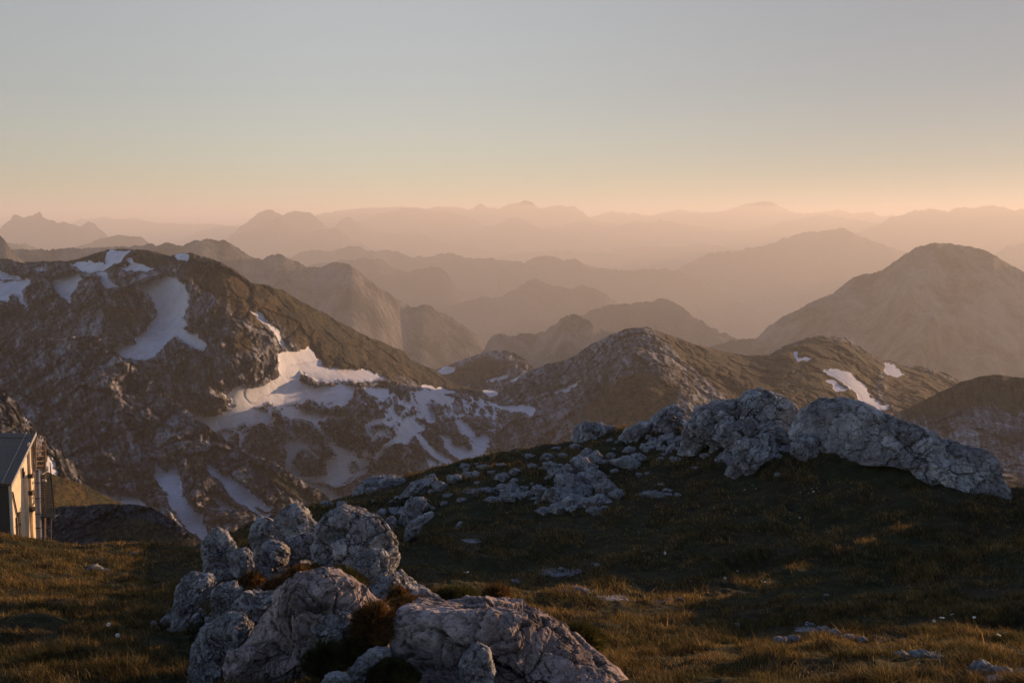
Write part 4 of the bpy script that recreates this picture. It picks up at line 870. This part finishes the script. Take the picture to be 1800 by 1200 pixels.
M_TIMBER = simple('weathered_timber', (0.26, 0.17, 0.10), 0.85, var=0.35, scale=5, stretch=(3, 3, 0.6))
YA = 78.0; aA, eA = ray(20, 846); A_ = np.array([float(aA) * YA, YA]); u_ = np.array([0.10, 0.995]); u_ /= np.linalg.norm(u_)
nrm = np.array([u_[1], -u_[0]])
def wall_t(px, row):
    a, e = ray(px, row); t = (float(a) * A_[1] - A_[0]) / (u_[0] - float(a) * u_[1])
    return t, float(e) * (A_[1] + u_[1] * t)
def hp(t, z, o): return (A_[0] + u_[0] * t + nrm[0] * o, A_[1] + u_[1] * t + nrm[1] * o, z)
class MB:
    def __init__(s): s.V, s.Q, s.n = [], [], 0
    def hexa(s, P):                                   # eight corners: four below, four above
        s.V += P; b = s.n; s.n += 8
        s.Q += [(b, b+3, b+2, b+1), (b+4, b+5, b+6, b+7)] + [(b+i, b+(i+1) % 4, b+4+(i+1) % 4, b+4+i) for i in range(4)]
        return s
    def box(s, t0, t1, z0, z1, o0, o1):
        return s.hexa([hp(t0, z0, o0), hp(t0, z0, o1), hp(t1, z0, o1), hp(t1, z0, o0), hp(t0, z1, o0), hp(t0, z1, o1), hp(t1, z1, o1), hp(t1, z1, o0)])
    def bar(s, p, q, r, k=8, r2=None):
        p, q = Vector(p), Vector(q); d = (q - p).normalized(); x = d.orthogonal().normalized(); y = d.cross(x); b = s.n
        for c, rr in ((p, r), (q, r2 or r)):
            for i in range(k):
                an = 2 * math.pi * i / k; s.V.append(tuple(c + x * rr * math.cos(an) + y * rr * math.sin(an)))
        s.n += 2 * k
        s.Q += [(b+i, b+(i+1) % k, b+k+(i+1) % k, b+k+i) for i in range(k)]
        for base in (b, b + k):
            s.V.append(tuple(np.mean([s.V[base + i] for i in range(k)], 0))); c = s.n; s.n += 1
            s.Q += [(base+i, base+(i+1) % k, c, c) for i in range(k)]
        return s
    def build(s, name, mat, parent, smooth=False):
        q = [x for x in s.Q if x[2] != x[3]]; t = [x[:3] for x in s.Q if x[2] == x[3]]
        V = np.array(s.V, float) - (np.array(parent.location) if parent else 0)
        return make_mesh(name, V, [np.array(q)] + ([np.array(t)] if t else []), mat, parent, smooth)
L_, zT = wall_t(57, 768); zE = wall_t(20, 846)[1]; zB = -24.2; DEP = 9.0
def roofz(t): return zE + (zT - zE) * t / L_
hut = empty('mountain_hut', (A_[0], A_[1], zB))
tag(hut, 'small mountain hut with a steep grey roof and a sunlit cream side wall', 'hut')
def prism_wall(o0, o1):
    return MB().hexa([hp(0, zB, o0), hp(0, zB, o1), hp(L_, zB, o1), hp(L_, zB, o0), hp(0, zE, o0), hp(0, zE, o1), hp(L_, zT, o1), hp(L_, zT, o0)])
prism_wall(-0.25, 0).build('wall', M_PLASTER, hut)
f = MB()
for k in range(34):                                   # horizontal boards of the shaded front
    z0 = zB + k * (zE - zB) / 34; f.box(-0.06 - 0.012 * (k % 2), 0.0, z0 + 0.01, zB + (k + 1) * (zE - zB) / 34, -DEP, -0.252)
f.build('wall', M_DARKWOOD, hut)['label'] = 'dark boarded front wall'
MB().box(L_ - 0.2, L_, zB, zT - 0.02, -DEP, -0.253).build('wall', M_DARKWOOD, hut)
MB().box(0.003, L_ - 0.203, zB, zE - 0.02, -DEP, -DEP + 0.2).build('wall', M_DARKWOOD, hut)
sl_ = (zT - zE) / L_
r_ = MB()
for k in range(22):                                   # overlapping shingle courses
    t0 = -0.35 + k * (L_ + 0.5) / 22; t1 = t0 + (L_ + 0.5) / 22 + 0.05; j = 0.0
    r_.hexa([hp(t0, zE + sl_ * t0 + 0.06, -DEP - .2), hp(t0, zE + sl_ * t0 + 0.06, 0.16), hp(t1, zE + sl_ * t1 + 0.02, 0.16), hp(t1, zE + sl_ * t1 + 0.02, -DEP - .2),
             hp(t0, zE + sl_ * t0 + 0.13, -DEP - .2), hp(t0, zE + sl_ * t0 + 0.13, 0.16), hp(t1, zE + sl_ * t1 + 0.075, 0.16), hp(t1, zE + sl_ * t1 + 0.075, -DEP - .2)])
roof = r_.build('roof', M_SLATE, hut)
def along(t0, t1, dz0, dz1, o0, o1):
    return MB().hexa([hp(t0, zE + sl_ * t0 + dz0, o0), hp(t0, zE + sl_ * t0 + dz0, o1), hp(t1, zE + sl_ * t1 + dz0, o1), hp(t1, zE + sl_ * t1 + dz0, o0),
                      hp(t0, zE + sl_ * t0 + dz1, o0), hp(t0, zE + sl_ * t0 + dz1, o1), hp(t1, zE + sl_ * t1 + dz1, o1), hp(t1, zE + sl_ * t1 + dz1, o0)])
def sub(o_, parent):                                  # hang a built piece under a part of the hut
    o_.parent = parent; o_.location = (0, 0, 0); return o_
sub(along(-0.38, L_ + 0.2, -0.05, 0.20, 0.163, 0.22).build('verge_board', M_TRIM, hut), roof)
sub(along(-0.38, L_ + 0.2, 0.135, 0.19, -0.55, -0.50).build('snow_rail', M_TRIM, hut), roof)
sub(MB().bar(hp(-0.42, zE - 0.1, -DEP), hp(-0.42, zE - 0.1, 0.2), 0.07).build('gutter', M_DARKSTEEL, hut, True), roof)
def on_wall(px0, px1, row0, row1, o0, o1):
    t0, z0 = wall_t(px0, row1); t1, _ = wall_t(px1, row1); _, z1 = wall_t(0.5 * (px0 + px1), row0)
    _, z0 = wall_t(0.5 * (px0 + px1), row1)
    return MB().box(t0, t1, z0, z1, o0, o1)
for (x0, x1, r0, r1) in ((37, 42, 820, 841), (50, 54.5, 800, 824)):
    wd = on_wall(x0, x1, r0, r1, 0.003, 0.05).build('window', M_TRIM, hut)
    sub(on_wall(x0 + .7, x1 - .7, r0 + 2, r1 - 2, 0.053, 0.07).build('pane', M_GLASS, hut), wd)
dr = on_wall(33.5, 37, 898, 944, 0.003, 0.06).build('door', M_DARKWOOD, hut)
sub(on_wall(34.5, 35.1, 918, 922, 0.063, 0.12).build('handle', M_STEEL, hut), dr)
on_wall(29.5, 31.2, 908, 944, 0.003, 0.10).build('drainpipe', M_DARKSTEEL, hut)
b = MB(); t0, z0 = wall_t(21, 864); t1, z1 = wall_t(30, 908); b.bar(hp(t0, z0, .06), hp(t1, z1, .06), 0.045); b.build('conduit', M_DARKSTEEL, hut, True)
on_wall(46, 48, 838, 944, 0.003, 0.22).build('pilaster', M_PLASTER, hut)
on_wall(55.5, 57, 775, 944, 0.003, 0.16).build('corner_post', M_PLASTER, hut)
for r0 in (832, 862, 891):
    on_wall(49, 55, r0, r0 + 7, 0.003, 0.35).build('pipe_bracket', M_DARKSTEEL, hut)
b = MB(); b.bar(hp(-0.45, zB, 0.3), hp(-0.1, zB + 1.6, 0.15), 0.06); b.build('prop', M_TRIM, hut, True)
def at(px, row, Y):
    a, e = ray(px, row); return (float(a) * Y, Y, float(e) * Y)
# flue pipe standing clear of the wall
pt, pb = at(65, 826, 80.2), at(68.5, 950, 79.8)
fl = MB().bar(pb, pt, 0.20, 20).build('flue_pipe', M_STEEL, hut, True)
g = MB()
for k in (0.18, 0.38, 0.6, 0.82):
    c0 = Vector(pb).lerp(Vector(pt), k); c1 = Vector(pb).lerp(Vector(pt), k + 0.012); g.bar(c0, c1, 0.22, 20)
sub(g.build('pipe_band', M_DARKSTEEL, hut, True), fl)
sub(MB().bar(pt, (pt[0], pt[1], pt[2] + 0.10), 0.24, 20, 0.10).build('cap', M_STEEL, hut, True), fl)
an = MB(); q0 = at(56, 767, 80.6); an.bar(q0, (q0[0], q0[1], q0[2] + 0.45), 0.02); an.bar((q0[0] - 0.5, q0[1], q0[2] + 0.35), (q0[0] + 0.1, q0[1], q0[2] + 0.35), 0.015); an.build('antenna', M_DARKSTEEL, hut, True)

st = empty('outdoor_staircase', at(80, 950, 80.5))
tag(st, 'dark outdoor staircase with tall ladder-like timber railings behind the hut wall', 'staircase')
N_ = 22
def stp(k): f_ = k / (N_ - 1); return at(78 + 7 * f_, 836 + 70 * f_, 82.6 - 2.2 * f_)
for k in range(N_):
    x, y, z = stp(k); b = MB(); w_ = 0.42
    b.hexa([(x - w_, y - .13, z - .02), (x + w_, y - .13, z - .02), (x + w_, y + .13, z - .02), (x - w_, y + .13, z - .02), (x - w_, y - .13, z + .02), (x + w_, y - .13, z + .02), (x + w_, y + .13, z + .02), (x - w_, y + .13, z + .02)])
    b.build('tread', M_DARKSTEEL, st)
p0, p1 = stp(0), stp(N_ - 1)
for s_ in (-0.46, 0.46):
    MB().bar((p0[0] + s_, p0[1], p0[2]), (p1[0] + s_, p1[1], p1[2]), 0.06, 6).build('stringer', M_DARKSTEEL, st)
    b = MB(); b.bar((p0[0] + s_, p0[1], p0[2] + 1.0), (p1[0] + s_, p1[1], p1[2] + 1.0), 0.03, 6)
    for k in range(0, N_, 4): q = stp(k); b.bar((q[0] + s_, q[1], q[2]), (q[0] + s_, q[1], q[2] + 1.0), 0.022, 6)
    b.build('handrail', M_DARKSTEEL, st)
b = MB()
for row in (783, 792, 801, 810, 818): b.bar(at(57.5, row + 1, 81.0), at(79, row, 82.0), 0.04, 6)
b.build('railing', M_TIMBER, st)
for (x, r0, r1, Y, rr) in ((58.5, 770, 830, 81, .06), (62.5, 772, 830, 81, .07), (75.5, 776, 830, 82, .08), (79.5, 772, 945, 82, .06), (78.5, 856, 950, 81, .03), (90, 905, 950, 80.4, .03)):
    MB().bar(at(x, r1, Y), at(x, r0, Y), rr, 8).build('post', M_TIMBER, st, True)
x, y, z = at(69, 830, 81.8)
MB().hexa([(x - .5, y - .5, z - .05), (x + .45, y - .5, z - .05), (x + .45, y + .5, z - .05), (x - .5, y + .5, z - .05), (x - .5, y - .5, z), (x + .45, y - .5, z), (x + .45, y + .5, z), (x - .5, y + .5, z)]).build('landing', M_STEEL, st)
x, y, z = at(87, 906, 80.3)
MB().hexa([(x - .5, y - .4, z - .05), (x + .5, y - .4, z - .05), (x + .5, y + .4, z - .05), (x - .5, y + .4, z - .05), (x - .5, y - .4, z), (x + .5, y - .4, z), (x + .5, y + .4, z), (x - .5, y + .4, z)]).build('landing', M_DARKSTEEL, st)
x, y, z = at(75, 845, 81.2)
MB().bar((x, y, z), (x + .25, y, z), 0.12, 12).build('lamp', M_STEEL, st, True)

# ------------------------------------------------------------ grass
def blade_mat(name, cols, trans=0.42):
    m, n, b = nodes(name); g = n.nodes.new('ShaderNodeNewGeometry')
    c = ramp(n, g.outputs['Random Per Island'], [(i / (len(cols) - 1), c_) for i, c_ in enumerate(cols)])
    p = pos(n); f = noise(n, p, 0.8, 5, 0.6)
    c = mix(n, 1.0, c, ramp(n, f, [(0.35, (0.45, 0.52, 0.40)), (0.6, (1.5, 1.25, 1.0))]), 'MULTIPLY')
    c = mix(n, 1.0, c, ramp(n, noise(n, p, 5.0, 4, 0.65), [(0.36, (0.35, 0.36, 0.33)), (0.62, (1.45, 1.4, 1.35))]), 'MULTIPLY')
    n.links.new(c, b.inputs['Base Color']); b.inputs['Roughness'].default_value = 0.75
    t = N(n, 'BsdfTranslucent'); n.links.new(c, t.inputs['Color'])
    mx = N(n, 'MixShader'); mx.inputs[0].default_value = trans
    n.links.new(b.outputs[0], mx.inputs[1]); n.links.new(t.outputs[0], mx.inputs[2])
    n.links.new(mx.outputs[0], n.nodes['Material Output'].inputs['Surface'])
    return m
M_BLADE = blade_mat('grass_blades', [(0.03, 0.034, 0.013), (0.065, 0.056, 0.02), (0.13, 0.10, 0.048), (0.20, 0.155, 0.078), (0.065, 0.068, 0.024), (0.38, 0.30, 0.17)])
M_CUSHION_BROWN = blade_mat('brown_cushion_leaves', [(0.045, 0.03, 0.014), (0.11, 0.068, 0.03), (0.20, 0.125, 0.055)])
M_CUSHION_GREEN = blade_mat('green_cushion_leaves', [(0.02, 0.028, 0.010), (0.045, 0.055, 0.02), (0.08, 0.075, 0.03)])

def blades(P, H, W, LX, LY, rs):
    n = len(P); th = rs.uniform(0, math.pi, n); dx, dy = np.cos(th) * W, np.sin(th) * W
    V = np.zeros((n, 5, 3), dtype=np.float32)
    V[:, 0] = P + np.stack([-dx, -dy, 0 * dx], 1); V[:, 1] = P + np.stack([dx, dy, 0 * dx], 1)
    m_ = P + np.stack([LX * .35, LY * .35, H * .6], 1)
    V[:, 2] = m_ + np.stack([dx, dy, 0 * dx], 1) * .8; V[:, 3] = m_ - np.stack([dx, dy, 0 * dx], 1) * .8
    V[:, 4] = P + np.stack([LX, LY, H], 1)
    b = np.arange(n)[:, None] * 5
    return V.reshape(-1, 3), b + np.array([[0, 1, 2, 3]]), b + np.array([[3, 2, 4]])

def build_grass():
    rs = np.random.RandomState(11); n = 720000
    px = rs.uniform(-130, 2150, n); a = np.interp(px, [c[0] for c in COLS], _ca)
    u = rs.rand(n); y0, y1 = 7.2, crest_depth(a) + 0.35
    Y = (y0 ** -0.15 + u * (y1 ** -0.15 - y0 ** -0.15)) ** (1 / -0.15)
    X = a * Y
    X += rs.normal(size=n) * 0.01
    keep = np.ones(n, bool)
    for (fx, fy, rx, ry) in FOOT: keep &= (((X - fx) / (rx * 0.9)) ** 2 + ((Y - fy) / (ry * 0.9)) ** 2) > 1
    cl = fbm(X / 0.55, Y / 0.7, 3.3, 4, 0.6); big = fbm(X / 2.6, Y / 3.2, 8.1, 3)
    keep &= rs.rand(n) < np.clip(0.62 + 2.4 * cl, 0.06, 1)
    # short turf on the knoll, longer in the basin
    X, Y, cl, big, a = X[keep], Y[keep], cl[keep], big[keep], a[keep]; n = len(X)
    Z = gz(X, Y) - 0.01
    kk = rocky(X, Y, Z) < 0.35 + 0.3 * rs.rand(n)
    X, Y, Z, cl, big, a = X[kk], Y[kk], Z[kk], cl[kk], big[kk], a[kk]; n = len(X)
    far = np.clip((Y - 18) / 8, 0, 1)
    H = (0.028 + 0.15 * np.clip(cl + 0.25, 0, 1) ** 1.5 + 0.06 * np.clip(big + .1, 0, 1)) * (1 + 0.25 * far) * rs.uniform(0.5, 1.35, n)
    H = np.where(rs.rand(n) < 0.012, H * 1.9, H)
    W = np.maximum(0.0017, Y * 0.00024) * rs.uniform(0.7, 1.3, n)
    wind = 0.25
    LX = H * (rs.normal(size=n) * 0.5 - wind); LY = H * rs.normal(size=n) * 0.5
    V, q, t = blades(np.stack([X, Y, Z], 1), H, W, LX, LY, rs)
    o = make_mesh('grass', V, [q, t], M_BLADE); tag(o, 'short alpine grass covering the foreground meadow', kind='stuff')
    # grass seen against the light on the terrace in front of the hut's hollow and on the slope behind it
build_grass()

def cushion(px, row, w, h, label, mat, n=1500, L=0.07, name='cushion_plant', flat=0.0, depth=None):
    rs = np.random.RandomState(int(px * 7 + row)); Yh = depth or hit(px, row + h * 0.35)
    a, e = ray(px, row + h * 0.5); W = w / F * Yh * 0.5; Hh = h / F * Yh
    c = np.array([float(a) * Yh, Yh + W * 0.5, float(e) * Yh])
    d = rs.normal(size=(n, 3)); d[:, 2] = np.abs(d[:, 2]); d /= np.linalg.norm(d, axis=1)[:, None]
    lump = 1 + 0.25 * fbm(d[:, 0] * 2.2 + px, d[:, 1] * 2.2, d[:, 2] * 2.2, 3)
    P = d * np.array([W, W, max(Hh - L * .6, Hh * .5)]) * lump[:, None] * 0.88
    th = rs.uniform(0, 2 * math.pi, n); side = np.cross(d, rs.normal(size=(n, 3))); side /= np.linalg.norm(side, axis=1)[:, None]
    ln = L * rs.uniform(.5, 1.2, n)[:, None]; bend = rs.normal(size=(n, 3)) * 0.35; ww = 0.0028 * max(1, Yh / 9)
    V = np.zeros((n, 5, 3)); V[:, 0] = P - side * ww; V[:, 1] = P + side * ww
    V[:, 2] = P + (d + bend * .4) * ln * .6 + side * ww * .8; V[:, 3] = P + (d + bend * .4) * ln * .6 - side * ww * .8; V[:, 4] = P + (d + bend) * ln
    b = np.arange(n)[:, None] * 5
    nn, ff = ico(4); core = nn * np.array([W, W, max(Hh - L * .6, Hh * .5)]) * (0.9 * (1 + 0.25 * fbm(nn[:, 0] * 2.2 + px, nn[:, 1] * 2.2, nn[:, 2] * 2.2, 3)))[:, None]
    Vall = np.concatenate([V.reshape(-1, 3), core])
    o = make_mesh(name, Vall, [b + np.array([[0, 1, 2, 3]]), np.concatenate([b + np.array([[3, 2, 4]]), ff + 5 * n])], mat)
    o.location = tuple(c); tag(o, label, 'plant'); return o
cushion(657, 1090, 66, 56, 'round reddish-brown cushion plant between the two biggest boulders', M_CUSHION_BROWN, 5200, 0.085, depth=8.35)
cushion(572, 1157, 60, 52, 'dark green cushion plant at the right foot of the big angular boulder', M_CUSHION_GREEN, 3200, 0.08, depth=8.0)
cushion(690, 1184, 96, 42, 'low grey-green moss cushion at the bottom edge of the picture', M_CUSHION_GREEN, 6000, 0.025, depth=7.7)
cushion(622, 1142, 64, 32, 'dark matted plant in the rocky hollow behind the two lower cushions', M_CUSHION_GREEN, 2600, 0.07, depth=8.2)
cushion(598, 1020, 74, 34, 'dark green mat under the large rounded boulder', M_CUSHION_GREEN, 3500, 0.08, depth=11.0)
cushion(544, 1003, 40, 18, 'brown sunlit tuft left of the large rounded boulder', M_CUSHION_BROWN, 1500, 0.07, depth=12.2)
cushion(522, 1010, 46, 18, 'wide dark tuft on the rubble left of the mat', M_CUSHION_BROWN, 2200, 0.07, depth=11.4)
cushion(442, 1018, 34, 16, 'dark tuft on the rubble above the cracked boulder', M_CUSHION_BROWN, 1800, 0.07, depth=11.6)
cushion(492, 1030, 60, 18, 'tuft with a golden rim above the flat-topped rock', M_CUSHION_BROWN, 1800, 0.07, depth=11.0)
cushion(700, 1045, 26, 26, 'golden tuft growing in a crack of the slab', M_CUSHION_BROWN, 1200, 0.07, depth=10.5)
cushion(720, 1064, 70, 11, 'thin sunlit plant strip along the top of the long sloping boulder', M_CUSHION_BROWN, 2000, 0.06, depth=10.2)
cushion(798, 1054, 92, 30, 'sunlit mossy hummock right of the slab', M_CUSHION_GREEN, 5000, 0.06, depth=10.6)
cushion(1018, 1122, 76, 36, 'sunlit grass hummock behind the long sloping boulder', M_CUSHION_GREEN, 5000, 0.09, depth=9.6)
cushion(872, 1042, 36, 20, 'small rusty tuft in the meadow right of the mossy hummock', M_CUSHION_BROWN, 1200, 0.09, depth=12.5)

# white flowers in the meadow
def flower_mesh():
    bm = bmesh.new()
    def disc(c, r, z, k, mi, dip=0.0):
        vs = [bm.verts.new((c[0] + r * math.cos(2 * math.pi * i / k), c[1] + r * math.sin(2 * math.pi * i / k), z)) for i in range(k)]
        top = bm.verts.new((c[0], c[1], z + dip)); 
        for i in range(k): f = bm.faces.new((vs[i], vs[(i + 1) % k], top)); f.material_index = mi
    for i in range(6):
        an = 2 * math.pi * i / 6; c = (0.009 * math.cos(an), 0.009 * math.sin(an)); disc(c, 0.0075, 0.10 + 0.002, 6, 0, 0.003)
    disc((0, 0), 0.006, 0.104, 8, 1, 0.004)
    for s in ((0.0012, 0), (-0.0006, 0.001), (-0.0006, -0.001)): pass
    v = [bm.verts.new((0.0015 * math.cos(2.09 * i), 0.0015 * math.sin(2.09 * i), 0)) for i in range(3)] + [bm.verts.new((0.001 * math.cos(2.09 * i), 0.001 * math.sin(2.09 * i), 0.102)) for i in range(3)]
    for i in range(3): f = bm.faces.new((v[i], v[(i + 1) % 3], v[3 + (i + 1) % 3], v[3 + i])); f.material_index = 2
    me = bpy.data.meshes.new('flower'); bm.to_mesh(me); bm.free()
    for m_ in (simple('white_petals', (0.8, 0.8, 0.74), 0.7, var=0.05), simple('flower_centre', (0.6, 0.45, 0.08), 0.7), simple('flower_stem', (0.05, 0.08, 0.02), 0.7)): me.materials.append(m_)
    return me
FM = flower_mesh(); rs = np.random.RandomState(3)
for (x, y) in [(1312,862),(1322,860),(1330,866),(1408,866),(1418,868),(1425,863),(1434,862),(1440,865),(1148,888),(1160,890),(1165,975),(1170,973),(825,1008),(827,1012),(1348,1034),(1372,1035),(1268,1016),(1405,907),(1295,1010),(1113,933),(893,907),(200,1105),(205,1127),(1640,1096),(1656,1108),(1683,1095),(1745,1124),(1775,1127),(1752,1132),(1715,1095)]:
    o = bpy.data.objects.new('flower', FM); S.collection.objects.link(o)
    Yh = hit(x, y + 6); a, e = ray(x, y); s_ = rs.uniform(0.9, 1.4)
    o.location = (float(a) * Yh, Yh, float(gz(float(a) * Yh, Yh))); o.scale = (s_ * 1.2, s_ * 1.2, s_); o.rotation_euler = (0.5 * rs.normal() * 0.6 + 0.35, 0.3 * rs.normal(), rs.uniform(0, 6))
    tag(o, 'tiny white flower standing in the dark meadow grass', 'flower', 'white flowers in the meadow')
# ------------------------------------------------------------ the air: one even box of haze round everything
def haze():
    x, y0, y1, z0, z1 = 41000, -4000, 61000, FLOOR - 1.0, HAZE_TOP
    V = [(-x,y0,z0),(x,y0,z0),(x,y1,z0),(-x,y1,z0),(-x,y0,z1),(x,y0,z1),(x,y1,z1),(-x,y1,z1)]
    Q = [(0,3,2,1),(4,5,6,7),(0,1,5,4),(1,2,6,5),(2,3,7,6),(3,0,4,7)]
    m = bpy.data.materials.new('haze_air'); m.use_nodes = True; n = m.node_tree; n.nodes.clear()
    o_ = n.nodes.new('ShaderNodeOutputMaterial'); v = n.nodes.new('ShaderNodeVolumePrincipled')
    v.inputs['Color'].default_value = (0.97, 0.965, 0.96, 1); v.inputs['Density'].default_value = HAZE_DENSITY
    v.inputs['Anisotropy'].default_value = 0.2
    n.links.new(v.outputs[0], o_.inputs['Volume'])
    o = make_mesh('haze', V, Q, m, smooth=False); tag(o, kind='stuff')
haze()
